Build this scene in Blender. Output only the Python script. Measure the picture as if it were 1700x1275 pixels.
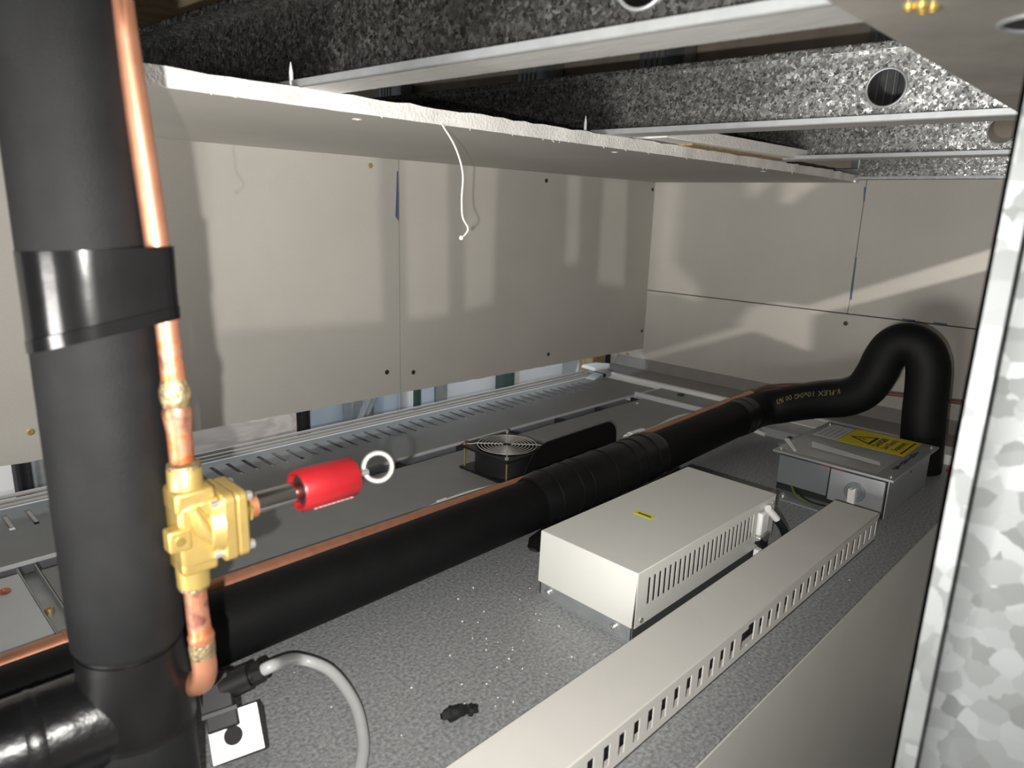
import bpy, bmesh, math, random
from mathutils import Vector, Matrix
random.seed(7)
for o in list(bpy.data.objects): bpy.data.objects.remove(o, do_unlink=True)
SC = bpy.context.scene
COL = SC.collection

# ------------------------------------------------------------------ camera
RIGHT = Vector((0.70526946, -0.70828092, 0.03054717))
DOWN = Vector((-0.14971554, -0.19091897, -0.97012123))
FWD = Vector((0.6929504, 0.67962349, -0.24068998))
CAMPOS = Vector((0, 0, 0.5))
cam = bpy.data.cameras.new('camera'); camo = bpy.data.objects.new('camera', cam); COL.objects.link(camo)
Mx = Matrix.Identity(4)
for i in range(3):
    Mx[i][0] = RIGHT[i]; Mx[i][1] = -DOWN[i]; Mx[i][2] = -FWD[i]; Mx[i][3] = CAMPOS[i]
camo.matrix_world = Mx
cam.sensor_width = 36; cam.lens = 1160.84 / 1700 * 36
cam.clip_start = 0.02
cam.dof.use_dof = True; cam.dof.focus_distance = 1.15; cam.dof.aperture_fstop = 7.5
SC.camera = camo

# ------------------------------------------------------------------ world, light, exposure
w = bpy.data.worlds.new('World'); SC.world = w; w.use_nodes = True
w.node_tree.nodes['Background'].inputs[0].default_value = (0.9, 0.95, 1.0, 1)
w.node_tree.nodes['Background'].inputs[1].default_value = 0.17
SC.view_settings.view_transform = 'Standard'; SC.view_settings.look = 'None'
SC.view_settings.gamma = 1; SC.view_settings.use_curve_mapping = False
SC.view_settings.exposure = 0.0

def lamp(name, kind, loc, energy, color=(1, 1, 1), **k):
    l = bpy.data.lights.new(name, kind); l.energy = energy; l.color = color
    o = bpy.data.objects.new(name, l); COL.objects.link(o); o.location = loc
    for a, b in k.items():
        if a == 'aim': o.rotation_euler = (Vector(b) - Vector(loc)).to_track_quat('-Z', 'Y').to_euler()
        else: setattr(l, a, b)
    return o
# the phone's own flash, beside and below the lens
FLASH = CAMPOS - RIGHT * 0.032 + DOWN * 0.027
lamp('phone_flash', 'SPOT', FLASH, 40, (1.0, 0.97, 0.92), shadow_soft_size=0.0035,
     aim=FLASH + FWD * 2, spot_size=math.radians(106), spot_blend=1.0)
# added lamps imitating flash reflections, shining through openings in the partition on the right
GOBO_LEFT = Vector((0.7, -1.1, 0.30))
lamp('gobo_lamp', 'POINT', GOBO_LEFT, 40, (1.0, 0.95, 0.88), shadow_soft_size=0.009)
GOBO_BACK = Vector((1.45, -1.1, 0.40))
lamp('gobo_lamp', 'POINT', GOBO_BACK, 200, (1.0, 0.94, 0.85), shadow_soft_size=0.005)
# area light added behind the camera as fill, reaching in below the joists
lamp('room_fill', 'AREA', (-2.3, 0.10, -0.05), 62, (1.0, 0.97, 0.93), shape='RECTANGLE', size=1.0, size_y=0.5, aim=(1.5, 0.6, 0.3))
# second fill added low behind the camera to brighten the ceiling underside
lamp('low_fill', 'AREA', (-1.5, 0.55, -0.40), 26, (1.0, 0.96, 0.9), shape='DISK', size=0.4, aim=(0.9, 0.9, 0.6))
# daylight in the room behind the left wall
lamp('rear_window_light', 'AREA', (1.2, 1.62, 0.50), 9, (0.86, 0.93, 1.0), shape='RECTANGLE', size=2.2, size_y=0.25,
     aim=(1.2, 2.15, -0.25))

# ------------------------------------------------------------------ materials
def nt(name):
    m = bpy.data.materials.new(name); m.use_nodes = True
    t = m.node_tree; return m, t, t.nodes['Principled BSDF']
def N(t, kind, **k):
    n = t.nodes.new(kind)
    for a, b in k.items():
        if a in n.inputs: n.inputs[a].default_value = b
        else: setattr(n, a, b)
    return n
def ramp(t, fac, stops):
    r = t.nodes.new('ShaderNodeValToRGB'); t.links.new(fac, r.inputs[0])
    e = r.color_ramp.elements
    while len(e) < len(stops): e.new(0.5)
    for i, (p, c) in enumerate(stops):
        e[i].position = p; e[i].color = (*c, 1) if len(c) == 3 else c
    return r
def co(t, scale=(1, 1, 1)):
    tc = t.nodes.new('ShaderNodeTexCoord'); mp = t.nodes.new('ShaderNodeMapping'); mp.inputs['Scale'].default_value = scale
    t.links.new(tc.outputs['Object'], mp.inputs[0]); return mp.outputs[0]
def M(name, col, rough=0.6, metal=0.0, var=0.06, scale=30, bump=0.0, bscale=200, stretch=(1, 1, 1), spec=0.5, coat=0.0, detail=6):
    m, t, b = nt(name)
    v = co(t, stretch)
    n = N(t, 'ShaderNodeTexNoise', Scale=scale, Detail=detail, Roughness=0.65); t.links.new(v, n.inputs['Vector'])
    lo = tuple(max(0, c * (1 - var)) for c in col); hi = tuple(min(1, c * (1 + var)) for c in col)
    r = ramp(t, n.outputs['Fac'], [(0.3, lo), (0.7, hi)])
    t.links.new(r.outputs[0], b.inputs['Base Color'])
    b.inputs['Roughness'].default_value = rough; b.inputs['Metallic'].default_value = metal
    b.inputs['Specular IOR Level'].default_value = spec; b.inputs['Coat Weight'].default_value = coat
    if bump:
        n2 = N(t, 'ShaderNodeTexNoise', Scale=bscale, Detail=4); t.links.new(v, n2.inputs['Vector'])
        bp = N(t, 'ShaderNodeBump', Strength=bump, Distance=0.002); t.links.new(n2.outputs['Fac'], bp.inputs['Height'])
        t.links.new(bp.outputs[0], b.inputs['Normal'])
    return m
def galv(name, lo, hi, scale=130, rough=0.42, metal=0.85, tilt=0.5):
    m, t, b = nt(name); v = co(t)
    dn = N(t, 'ShaderNodeTexNoise', Scale=scale * 0.8, Detail=2); t.links.new(v, dn.inputs['Vector'])
    mx = N(t, 'ShaderNodeMix', data_type='VECTOR'); mx.inputs['Factor'].default_value = 0.012
    t.links.new(v, mx.inputs['A']); t.links.new(dn.outputs['Color'], mx.inputs['B'])
    vo = N(t, 'ShaderNodeTexVoronoi', Scale=scale); t.links.new(mx.outputs['Result'], vo.inputs['Vector'])
    sp = t.nodes.new('ShaderNodeSeparateColor'); t.links.new(vo.outputs['Color'], sp.inputs[0])
    r = ramp(t, sp.outputs[0], [(0.15, lo), (0.9, hi)]); t.links.new(r.outputs[0], b.inputs['Base Color'])
    r2 = ramp(t, sp.outputs[1], [(0, (rough - 0.1,) * 3), (1, (rough + 0.14,) * 3)]); t.links.new(r2.outputs[0], b.inputs['Roughness'])
    b.inputs['Metallic'].default_value = metal
    # each crystal leans its own way
    ge = t.nodes.new('ShaderNodeNewGeometry')
    sb = N(t, 'ShaderNodeVectorMath', operation='SUBTRACT'); sb.inputs[1].default_value = (0.5, 0.5, 0.5); t.links.new(vo.outputs['Color'], sb.inputs[0])
    sc = N(t, 'ShaderNodeVectorMath', operation='SCALE'); sc.inputs['Scale'].default_value = tilt; t.links.new(sb.outputs[0], sc.inputs[0])
    ad = N(t, 'ShaderNodeVectorMath', operation='ADD'); t.links.new(ge.outputs['Normal'], ad.inputs[0]); t.links.new(sc.outputs[0], ad.inputs[1])
    no = N(t, 'ShaderNodeVectorMath', operation='NORMALIZE'); t.links.new(ad.outputs[0], no.inputs[0]); t.links.new(no.outputs[0], b.inputs['Normal'])
    return m
def wood(name, a, bcol, scale=6, stretch=(1, 1, 8)):
    m, t, b = nt(name); v = co(t, stretch)
    n = N(t, 'ShaderNodeTexNoise', Scale=scale, Detail=8, Distortion=1.2); t.links.new(v, n.inputs['Vector'])
    r = ramp(t, n.outputs['Fac'], [(0.35, a), (0.5, bcol), (0.56, a), (0.7, bcol)]); t.links.new(r.outputs[0], b.inputs['Base Color'])
    b.inputs['Roughness'].default_value = 0.7
    return m
def copper(name, heat=0.0):
    m, t, b = nt(name); v = co(t)
    n = N(t, 'ShaderNodeTexNoise', Scale=70, Detail=5); t.links.new(v, n.inputs['Vector'])
    if heat: st = [(0.25, (0.22, 0.07, 0.05)), (0.42, (0.62, 0.19, 0.06)), (0.55, (0.62, 0.30, 0.19)), (0.68, (0.28, 0.11, 0.09)), (0.8, (0.55, 0.34, 0.12))]
    else: st = [(0.3, (0.56, 0.25, 0.15)), (0.7, (0.66, 0.32, 0.20))]
    r = ramp(t, n.outputs['Fac'], st); t.links.new(r.outputs[0], b.inputs['Base Color'])
    b.inputs['Metallic'].default_value = 0.72; b.inputs['Roughness'].default_value = 0.47 if not heat else 0.48
    return m
def plaster(name, col):
    m, t, b = nt(name); v = co(t)
    n = N(t, 'ShaderNodeTexNoise', Scale=3.5, Detail=8, Roughness=0.6); t.links.new(v, n.inputs['Vector'])
    f = N(t, 'ShaderNodeTexNoise', Scale=420, Detail=2); t.links.new(v, f.inputs['Vector'])
    r = ramp(t, n.outputs['Fac'], [(0.3, tuple(c * 0.94 for c in col)), (0.7, tuple(c * 1.05 for c in col))])
    mr = ramp(t, f.outputs['Fac'], [(0.3, (0.93,) * 3), (0.7, (1.0,) * 3)])
    mu = N(t, 'ShaderNodeMix', data_type='RGBA', blend_type='MULTIPLY'); mu.inputs['Factor'].default_value = 1
    t.links.new(r.outputs[0], mu.inputs['A']); t.links.new(mr.outputs[0], mu.inputs['B'])
    # sparse pale scuffs
    s = N(t, 'ShaderNodeTexNoise', Scale=26, Detail=9, Roughness=0.75); t.links.new(v, s.inputs['Vector'])
    sr = ramp(t, s.outputs['Fac'], [(0.70, (0, 0, 0)), (0.76, (0.5, 0.5, 0.5))])
    mw = N(t, 'ShaderNodeMix', data_type='RGBA'); t.links.new(sr.outputs[0], mw.inputs['Factor'])
    t.links.new(mu.outputs['Result'], mw.inputs['A']); mw.inputs['B'].default_value = (0.72, 0.70, 0.67, 1)
    t.links.new(mw.outputs['Result'], b.inputs['Base Color']); b.inputs['Roughness'].default_value = 0.75
    b.inputs['Specular IOR Level'].default_value = 0.3
    return m

PB = plaster('plasterboard_paper', (0.47, 0.45, 0.415))
GYP = M('gypsum_edge', (0.86, 0.84, 0.81), 0.9, var=0.06, scale=120, bump=0.6, bscale=260)
FOAM = M('black_foam', (0.0115, 0.0118, 0.0128), 0.66, var=0.25, scale=25, bump=0.25, bscale=900, spec=0.25)
FOAMD = M('black_foam_long', (0.0042, 0.0043, 0.0047), 0.6, var=0.25, scale=25, bump=0.2, bscale=900, spec=0.2)
TAPE = M('black_vinyl_tape', (0.005, 0.005, 0.0055), 0.18, var=0.2, scale=30, bump=0.08, bscale=50, spec=0.42)
TAPEB = M('black_crumpled_tape', (0.007, 0.007, 0.008), 0.30, var=0.2, scale=30, bump=0.9, bscale=38, spec=0.5)
TAPED = M('black_tape_matte', (0.007, 0.007, 0.0075), 0.38, var=0.2, scale=30, bump=0.12, bscale=60, spec=0.35)
BLK = M('black_plastic', (0.010, 0.010, 0.011), 0.45, spec=0.4)
BLKM = M('black_sheet_metal', (0.006, 0.006, 0.006), 0.6, spec=0.25)
COP = copper('copper'); COPH = copper('copper_heat_stained', 1)
SOLD = M('braze_filler', (0.36, 0.28, 0.16), 0.42, 0.7, var=0.6, scale=160, bump=0.9, bscale=260)
BRASS = M('brass', (0.64, 0.46, 0.155), 0.40, 0.70, var=0.08, scale=60, bump=0.10, bscale=700)
BRASSS = M('brass_bright', (0.90, 0.68, 0.22), 0.22, 0.85)
STEEL = M('polished_steel', (0.72, 0.71, 0.68), 0.32, 0.8, var=0.05)
ZINC = M('zinc_plate', (0.92, 0.90, 0.92), 0.5, 0.25, var=0.03)
SCREWM = M('screw_steel', (0.7, 0.7, 0.68), 0.3, 0.9)
SCREWD = M('drywall_screw', (0.05, 0.045, 0.04), 0.5, 0.4)
SCREWG = M('gold_screw', (0.55, 0.42, 0.18), 0.4, 0.7)
RED = M('red_anodised', (0.34, 0.013, 0.018), 0.38, 0.1, var=0.05)
GALV = galv('galvanised_spangle', (0.20, 0.20, 0.195), (0.50, 0.51, 0.50), scale=290, rough=0.34, metal=1.0, tilt=0.17)
GALVU = M('galvanised_flange', (0.50, 0.50, 0.49), 0.5, 0.35, var=0.16, scale=60, stretch=(3, 0.4, 3))
GALVN = galv('galvanised_post', (0.17, 0.18, 0.18), (0.27, 0.285, 0.29), scale=80, rough=0.5, metal=0.45, tilt=0.05)
GALVF = M('galvanised_plain', (0.42, 0.44, 0.45), 0.45, 0.6, var=0.12, scale=40)
GALVB = M('galvanised_track', (0.36, 0.34, 0.31), 0.5, 0.4, var=0.2, scale=14)
CABTOP = M('grey_stucco_sheet', (0.33, 0.34, 0.35), 0.46, 0.35, var=0.45, scale=240, bump=0.35, bscale=330, detail=3)
CABSIDE = M('grey_painted_side', (0.64, 0.635, 0.61), 0.5, 0.1, var=0.05, scale=4)
PANEL = M('grey_panel', (0.235, 0.245, 0.245), 0.5, 0.12, var=0.08, scale=8)
PANELL = M('grey_panel_light', (0.58, 0.59, 0.61), 0.5, 0.1, var=0.05, scale=8)
WHT = M('white_powder_coat', (0.68, 0.68, 0.645), 0.42, var=0.02, scale=10)
WHTB = M('white_plastic', (0.82, 0.82, 0.82), 0.45, var=0.02)
PVC = M('trunking_pvc', (0.60, 0.585, 0.555), 0.45, var=0.04, scale=9)
PVCI = M('trunking_inside', (0.5, 0.49, 0.47), 0.6)
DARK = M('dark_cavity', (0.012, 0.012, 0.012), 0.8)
PROF = M('white_profile', (0.46, 0.445, 0.42), 0.45, 0.05, var=0.04)
DBG = M('db_grey', (0.33, 0.345, 0.355), 0.42, 0.25, var=0.05, scale=10)
DBF = M('db_front_grey', (0.20, 0.22, 0.235), 0.42, 0.2, var=0.05, scale=10)
DBL = M('db_front_light', (0.40, 0.41, 0.43), 0.35, 0.35, var=0.1, scale=6)
YEL = M('yellow_sticker', (0.72, 0.60, 0.02), 0.45, var=0.03)
YELF = M('fluorescent_label', (0.75, 0.74, 0.03), 0.5, var=0.03)
INK = M('black_ink', (0.012, 0.012, 0.012), 0.6)
INKY = M('yellow_print', (0.16, 0.13, 0.05), 0.6)
INKB = M('blue_pencil', (0.07, 0.11, 0.19), 0.7)
PAPER = M('white_paper', (0.80, 0.80, 0.80), 0.6, var=0.02)
LABELW = M('white_label', (0.55, 0.55, 0.54), 0.5, var=0.03)
GREYC = M('grey_cable', (0.40, 0.41, 0.41), 0.4, var=0.04)
WHTC = M('white_cable', (0.66, 0.66, 0.64), 0.45, var=0.04)
GREENC = M('earth_wire', (0.10, 0.16, 0.03), 0.5)
STR = M('paper_string', (0.72, 0.70, 0.66), 0.8)
PLY = wood('plywood', (0.78, 0.66, 0.48), (0.62, 0.48, 0.32), 5, (1, 1, 9))
PLYW = wood('pale_plywood', (0.66, 0.60, 0.54), (0.50, 0.44, 0.40), 4, (1, 1, 3))
TIMB = wood('timber', (0.42, 0.30, 0.16), (0.25, 0.17, 0.08), 6, (8, 8, 1))
BEIGE = M('beige_board', (0.62, 0.53, 0.44), 0.8, var=0.2, scale=6)
BLUEP = M('pale_blue_panel', (0.48, 0.55, 0.62), 0.5, var=0.1, scale=8)
WALLW = M('white_wall_far', (0.70, 0.71, 0.72), 0.7, var=0.05, scale=3)
GREEND = M('dark_green_post', (0.05, 0.09, 0.08), 0.5)
SLAB = M('dark_soffit', (0.10, 0.09, 0.08), 0.9, var=0.2, scale=4)
FLOORM = M('dusty_concrete', (0.30, 0.29, 0.28), 0.9, var=0.2, scale=5)
m_, t_, b_ = nt('clear_pouch'); b_.inputs['Base Color'].default_value = (0.80, 0.80, 0.78, 1); b_.inputs['Roughness'].default_value = 0.25
b_.inputs['Alpha'].default_value = 0.18; POUCH = m_

# ------------------------------------------------------------------ mesh builder
class MB:
    def __init__(s): s.v = []; s.f = []
    def add(s, vs, fs):
        o = len(s.v); s.v += [Vector(v) for v in vs]; s.f += [tuple(i + o for i in f) for f in fs]; return s
    def box(s, a, b):
        x0, y0, z0 = a; x1, y1, z1 = b
        return s.add([(x0, y0, z0), (x1, y0, z0), (x1, y1, z0), (x0, y1, z0), (x0, y0, z1), (x1, y0, z1), (x1, y1, z1), (x0, y1, z1)],
                     [(0, 3, 2, 1), (4, 5, 6, 7), (0, 1, 5, 4), (1, 2, 6, 5), (2, 3, 7, 6), (3, 0, 4, 7)])
    def hexa(s, bot, top):
        return s.add(list(bot) + list(top), [(0, 3, 2, 1), (4, 5, 6, 7), (0, 1, 5, 4), (1, 2, 6, 5), (2, 3, 7, 6), (3, 0, 4, 7)])
    def obox(s, c, ax, h):
        c = Vector(c); A = [Vector(a).normalized() * k for a, k in zip(ax, h)]
        b = [c - A[0] - A[1] - A[2], c + A[0] - A[1] - A[2], c + A[0] + A[1] - A[2], c - A[0] + A[1] - A[2]]
        return s.hexa(b, [p + 2 * A[2] for p in b])
    def tube(s, path, r, n=16, caps=True, sq=None):
        P = [Vector(p) for p in path]; R = r if isinstance(r, (list, tuple)) else [r] * len(P)
        T = []
        for i in range(len(P)):
            d = (P[min(i + 1, len(P) - 1)] - P[max(i - 1, 0)]); T.append(d.normalized())
        u = T[0].orthogonal().normalized(); o = len(s.v)
        for i, p in enumerate(P):
            if i: 
                q = T[i - 1].rotation_difference(T[i]); u = q @ u
            u = (u - T[i] * u.dot(T[i])).normalized(); w_ = T[i].cross(u)
            for k in range(n):
                a = 2 * math.pi * k / n; s.v.append(p + (u * math.cos(a) + w_ * math.sin(a)) * R[i])
        for i in range(len(P) - 1):
            for k in range(n):
                s.f.append((o + i * n + k, o + i * n + (k + 1) % n, o + (i + 1) * n + (k + 1) % n, o + (i + 1) * n + k))
        if caps:
            s.f.append(tuple(o + k for k in range(n))[::-1]); s.f.append(tuple(o + (len(P) - 1) * n + k for k in range(n)))
        return s
    def lathe(s, base, axis, prof, n=20):           # prof: (distance along axis, radius)
        base = Vector(base); axis = Vector(axis).normalized()
        return s.tube([base + axis * d for d, _ in prof], [max(r, 1e-5) for _, r in prof], n) if all(prof[i][0] < prof[i + 1][0] for i in range(len(prof) - 1)) else s._lathe(base, axis, prof, n)
    def _lathe(s, base, axis, prof, n):
        base = Vector(base); axis = Vector(axis).normalized()
        u = axis.orthogonal().normalized(); w_ = axis.cross(u); o = len(s.v)
        for d, r in prof:
            for k in range(n):
                a = 2 * math.pi * k / n; s.v.append(base + axis * d + (u * math.cos(a) + w_ * math.sin(a)) * max(r, 1e-5))
        for i in range(len(prof) - 1):
            for k in range(n): s.f.append((o + i * n + k, o + i * n + (k + 1) % n, o + (i + 1) * n + (k + 1) % n, o + (i + 1) * n + k))
        s.f.append(tuple(o + k for k in range(n))[::-1]); s.f.append(tuple(o + (len(prof) - 1) * n + k for k in range(n)))
        return s
    def prism(s, poly, e, off=(0, 0, 0)):           # poly: 3D points, extruded by vector e
        n = len(poly); e = Vector(e); P = [Vector(p) + Vector(off) for p in poly]
        s.add(P + [p + e for p in P], [tuple(range(n))[::-1], tuple(range(n, 2 * n))] + [(i, (i + 1) % n, n + (i + 1) % n, n + i) for i in range(n)])
        return s
    def torus(s, c, axis, R, r, n=32, m=8, a0=0, a1=2 * math.pi):
        c = Vector(c); ax = Vector(axis).normalized(); u = ax.orthogonal().normalized(); w_ = ax.cross(u)
        full = abs(a1 - a0 - 2 * math.pi) < 1e-6; o = len(s.v); k = n if full else n + 1
        for i in range(k):
            a = a0 + (a1 - a0) * i / n; d = u * math.cos(a) + w_ * math.sin(a)
            for j in range(m):
                b = 2 * math.pi * j / m; s.v.append(c + d * (R + r * math.cos(b)) + ax * r * math.sin(b))
        for i in range(n):
            for j in range(m): s.f.append((o + i * m + j, o + ((i + 1) % k) * m + j, o + ((i + 1) % k) * m + (j + 1) % m, o + i * m + (j + 1) % m))
        return s
    def plate(s, org, u, v, nrm, W, H, th, holes):   # slab W x H with rectangular holes (a0,a1,b0,b1)
        org, u, v, nrm = Vector(org), Vector(u), Vector(v), Vector(nrm)
        xs = sorted({0, W} | {h[0] for h in holes} | {h[1] for h in holes}); ys = sorted({0, H} | {h[2] for h in holes} | {h[3] for h in holes})
        nx, ny = len(xs), len(ys); o = len(s.v)
        for d in (0, th):
            for y in ys:
                for x in xs: s.v.append(org + u * x + v * y + nrm * d)
        idx = lambda i, j, k: o + k * nx * ny + j * nx + i
        solid = [[not any(h[0] <= (xs[i] + xs[i + 1]) / 2 <= h[1] and h[2] <= (ys[j] + ys[j + 1]) / 2 <= h[3] for h in holes) for j in range(ny - 1)] for i in range(nx - 1)]
        S = lambda i, j: 0 <= i < nx - 1 and 0 <= j < ny - 1 and solid[i][j]
        for i in range(nx - 1):
            for j in range(ny - 1):
                if not S(i, j): continue
                s.f.append((idx(i, j, 0), idx(i, j + 1, 0), idx(i + 1, j + 1, 0), idx(i + 1, j, 0)))
                s.f.append((idx(i, j, 1), idx(i + 1, j, 1), idx(i + 1, j + 1, 1), idx(i, j + 1, 1)))
                if not S(i - 1, j): s.f.append((idx(i, j, 0), idx(i, j, 1), idx(i, j + 1, 1), idx(i, j + 1, 0)))
                if not S(i + 1, j): s.f.append((idx(i + 1, j, 0), idx(i + 1, j + 1, 0), idx(i + 1, j + 1, 1), idx(i + 1, j, 1)))
                if not S(i, j - 1): s.f.append((idx(i, j, 0), idx(i + 1, j, 0), idx(i + 1, j, 1), idx(i, j, 1)))
                if not S(i, j + 1): s.f.append((idx(i, j + 1, 0), idx(i, j + 1, 1), idx(i + 1, j + 1, 1), idx(i + 1, j + 1, 0)))
        return s
    def disc_hole(s, org, u, v, nrm, W, H, th, c, R, n=32):   # slab W x H with one round hole at c
        org, u, v, nrm = Vector(org), Vector(u), Vector(v), Vector(nrm); o = len(s.v)
        out, inn = [], []
        angs = sorted({2 * math.pi * k / n for k in range(n)} | {math.atan2(y - c[1], x - c[0]) % (2 * math.pi) for x in (0, W) for y in (0, H)})
        for a in angs:
            ca, sa = math.cos(a), math.sin(a)
            tx = (W - c[0]) / ca if ca > 1e-9 else (-c[0] / ca if ca < -1e-9 else 1e9)
            ty = (H - c[1]) / sa if sa > 1e-9 else (-c[1] / sa if sa < -1e-9 else 1e9)
            tt = min(tx, ty); out.append((c[0] + ca * tt, c[1] + sa * tt)); inn.append((c[0] + ca * R, c[1] + sa * R))
        k = len(angs)
        for d in (0, th):
            for L in (out, inn):
                for x, y in L: s.v.append(org + u * x + v * y + nrm * d)
        for i in range(k):
            j = (i + 1) % k
            s.f.append((o + i, o + k + i, o + k + j, o + j))
            s.f.append((o + 2 * k + i, o + 2 * k + j, o + 3 * k + j, o + 3 * k + i))
            s.f.append((o + i, o + j, o + 2 * k + j, o + 2 * k + i))
            s.f.append((o + k + i, o + 3 * k + i, o + 3 * k + j, o + k + j))
        return s
def wloc(o):
    l = Vector((0, 0, 0))
    while o: l += o.location; o = o.parent
    return l
def build(mb, name, mat, parent=None, bevel=0.0, smooth=True, seg=2, angle=35):
    vs = mb.v
    if parent: base = wloc(parent); loc = Vector((0, 0, 0))
    else:
        xs = [v.x for v in vs]; ys = [v.y for v in vs]; zs = [v.z for v in vs]
        base = Vector(((min(xs) + max(xs)) / 2, (min(ys) + max(ys)) / 2, min(zs))); loc = base
    me = bpy.data.meshes.new(name); me.from_pydata([tuple(v - base) for v in vs], [], mb.f)
    bm = bmesh.new(); bm.from_mesh(me); bmesh.ops.recalc_face_normals(bm, faces=bm.faces); bm.to_mesh(me); bm.free()
    me.materials.append(mat)
    if smooth:
        me.polygons.foreach_set('use_smooth', [True] * len(me.polygons)); me.set_sharp_from_angle(angle=math.radians(angle))
    o = bpy.data.objects.new(name, me); COL.objects.link(o); o.location = loc
    if parent: o.parent = parent
    if bevel:
        b = o.modifiers.new('bevel', 'BEVEL'); b.width = bevel; b.segments = seg; b.limit_method = 'ANGLE'; b.angle_limit = math.radians(40)
    return o
def tag(o, label, cat, group=None):
    o['label'] = label; o['category'] = cat
    if group: o['group'] = group
    return o
def thing(name, loc, label, cat, group=None):
    o = bpy.data.objects.new(name, None); COL.objects.link(o); o.location = loc; o.empty_display_size = 0.05
    return tag(o, label, cat, group)
def struct(o, label=None):
    o['kind'] = 'structure'
    if label: o['label'] = label
    return o
def sempty(name, loc, label):
    o = bpy.data.objects.new(name, None); COL.objects.link(o); o.location = loc; o.empty_display_size = 0.05
    return struct(o, label)
def spline(pts, n=8):
    P = [Vector(p) for p in pts]; P = [2 * P[0] - P[1]] + P + [2 * P[-1] - P[-2]]; out = []
    for i in range(1, len(P) - 2):
        a, b, c, d = P[i - 1:i + 3]
        for k in range(n):
            t = k / n
            out.append(0.5 * (2 * b + (c - a) * t + (2 * a - 5 * b + 4 * c - d) * t * t + (3 * b - a - 3 * c + d) * t ** 3))
    out.append(P[-2]); return out
def text_mesh(body, size, org, u, v, nrm, th=0.0003, bold=0.0, spacing=1.0, align='LEFT'):
    cu = bpy.data.curves.new('txt', 'FONT'); cu.body = body; cu.size = size; cu.offset = bold; cu.space_character = spacing; cu.align_x = align
    cu.resolution_u = 3
    ob = bpy.data.objects.new('txt', cu); COL.objects.link(ob); bpy.context.view_layer.update()
    me = bpy.data.meshes.new_from_object(ob.evaluated_get(bpy.context.evaluated_depsgraph_get()))
    mb = MB(); org, u, v, nrm = Vector(org), Vector(u), Vector(v), Vector(nrm)
    vs = [org + u * p.co.x + v * p.co.y + nrm * th for p in me.vertices]
    mb.add(vs, [tuple(p.vertices) for p in me.polygons])
    bpy.data.objects.remove(ob, do_unlink=True); bpy.data.curves.remove(cu); bpy.data.meshes.remove(me)
    return mb
X_, Y_, Z_ = Vector((1, 0, 0)), Vector((0, 1, 0)), Vector((0, 0, 1))
def screw(parent, p, nrm, mat, r=0.0045, name='screw_head', h=0.002):
    nrm = Vector(nrm); p = Vector(p)
    mb = MB()._lathe(p - nrm * 0.001, nrm, [(0, r), (h * 0.7 + 0.001, r), (h + 0.001, r * 0.75), (h + 0.0009, r * 0.42), (h * 0.2 + 0.001, r * 0.36)], 12)
    return build(mb, name, mat, parent)
def rsq(cx, cy, w, h, r, n=5):
    out = []
    for (sx, sy, a0) in ((1, 1, 0), (-1, 1, 90), (-1, -1, 180), (1, -1, 270)):
        for k in range(n + 1):
            a = math.radians(a0 + 90 * k / n); out.append((cx + sx * (w / 2 - r) + r * math.cos(a), cy + sy * (h / 2 - r) + r * math.sin(a)))
    return out

# ================================================================== SETTING
YL, XB, ZC, TS = 1.29, 1.93, 0.599, 0.018
# --- left wall of plasterboards, its ragged lower edge stopping above the panels
wl = sempty('wall_left', (0.9, YL, 0.08), 'grey plasterboard wall on the left ending above the slotted panel')
def zlow(x): return 0.0865 - 0.0085 * x
def left_board(x0, x1, top=0.605):
    mb = MB(); n = 40; fr = []
    for k in range(n + 1):
        x = x0 + (x1 - x0) * k / n
        fr.append(Vector((x, YL, zlow(x) + random.uniform(-0.0012, 0.0012))))
    poly = fr + [Vector((x1, YL, top)), Vector((x0, YL, top))]
    mb.prism(poly, (0, 0.0125, 0)); return build(mb, 'board', PB, wl, smooth=False)
b1 = left_board(-0.6, 0.944); b2 = left_board(0.9462, XB)
for b, pts in ((b1, [(0.872, 0.582, SCREWG), (0.907, 0.134, SCREWD), (0.22, 0.133, SCREWG), (0.25, 0.57, SCREWG)]),
               (b2, [(1.42, 0.579, SCREWD), (0.982, 0.123, SCREWD), (1.458, 0.108, SCREWD), (1.915, 0.577, SCREWD), (1.915, 0.13, SCREWD)])):
    for x, z, m in pts: screw(b, (x, YL, z), (0, -1, 0), m, 0.0055, h=0.0012)
bp = MB().prism([(0.9395, YL - 0.0004, 0.575), (0.9425, YL - 0.0004, 0.575), (0.9435, YL - 0.0004, 0.52), (0.9430, YL - 0.0004, 0.47), (0.9345, YL - 0.0004, 0.48), (0.9375, YL - 0.0004, 0.53)], (0, 0.0003, 0))
build(bp, 'pencil_mark', INKB, b1, smooth=False)

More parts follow.
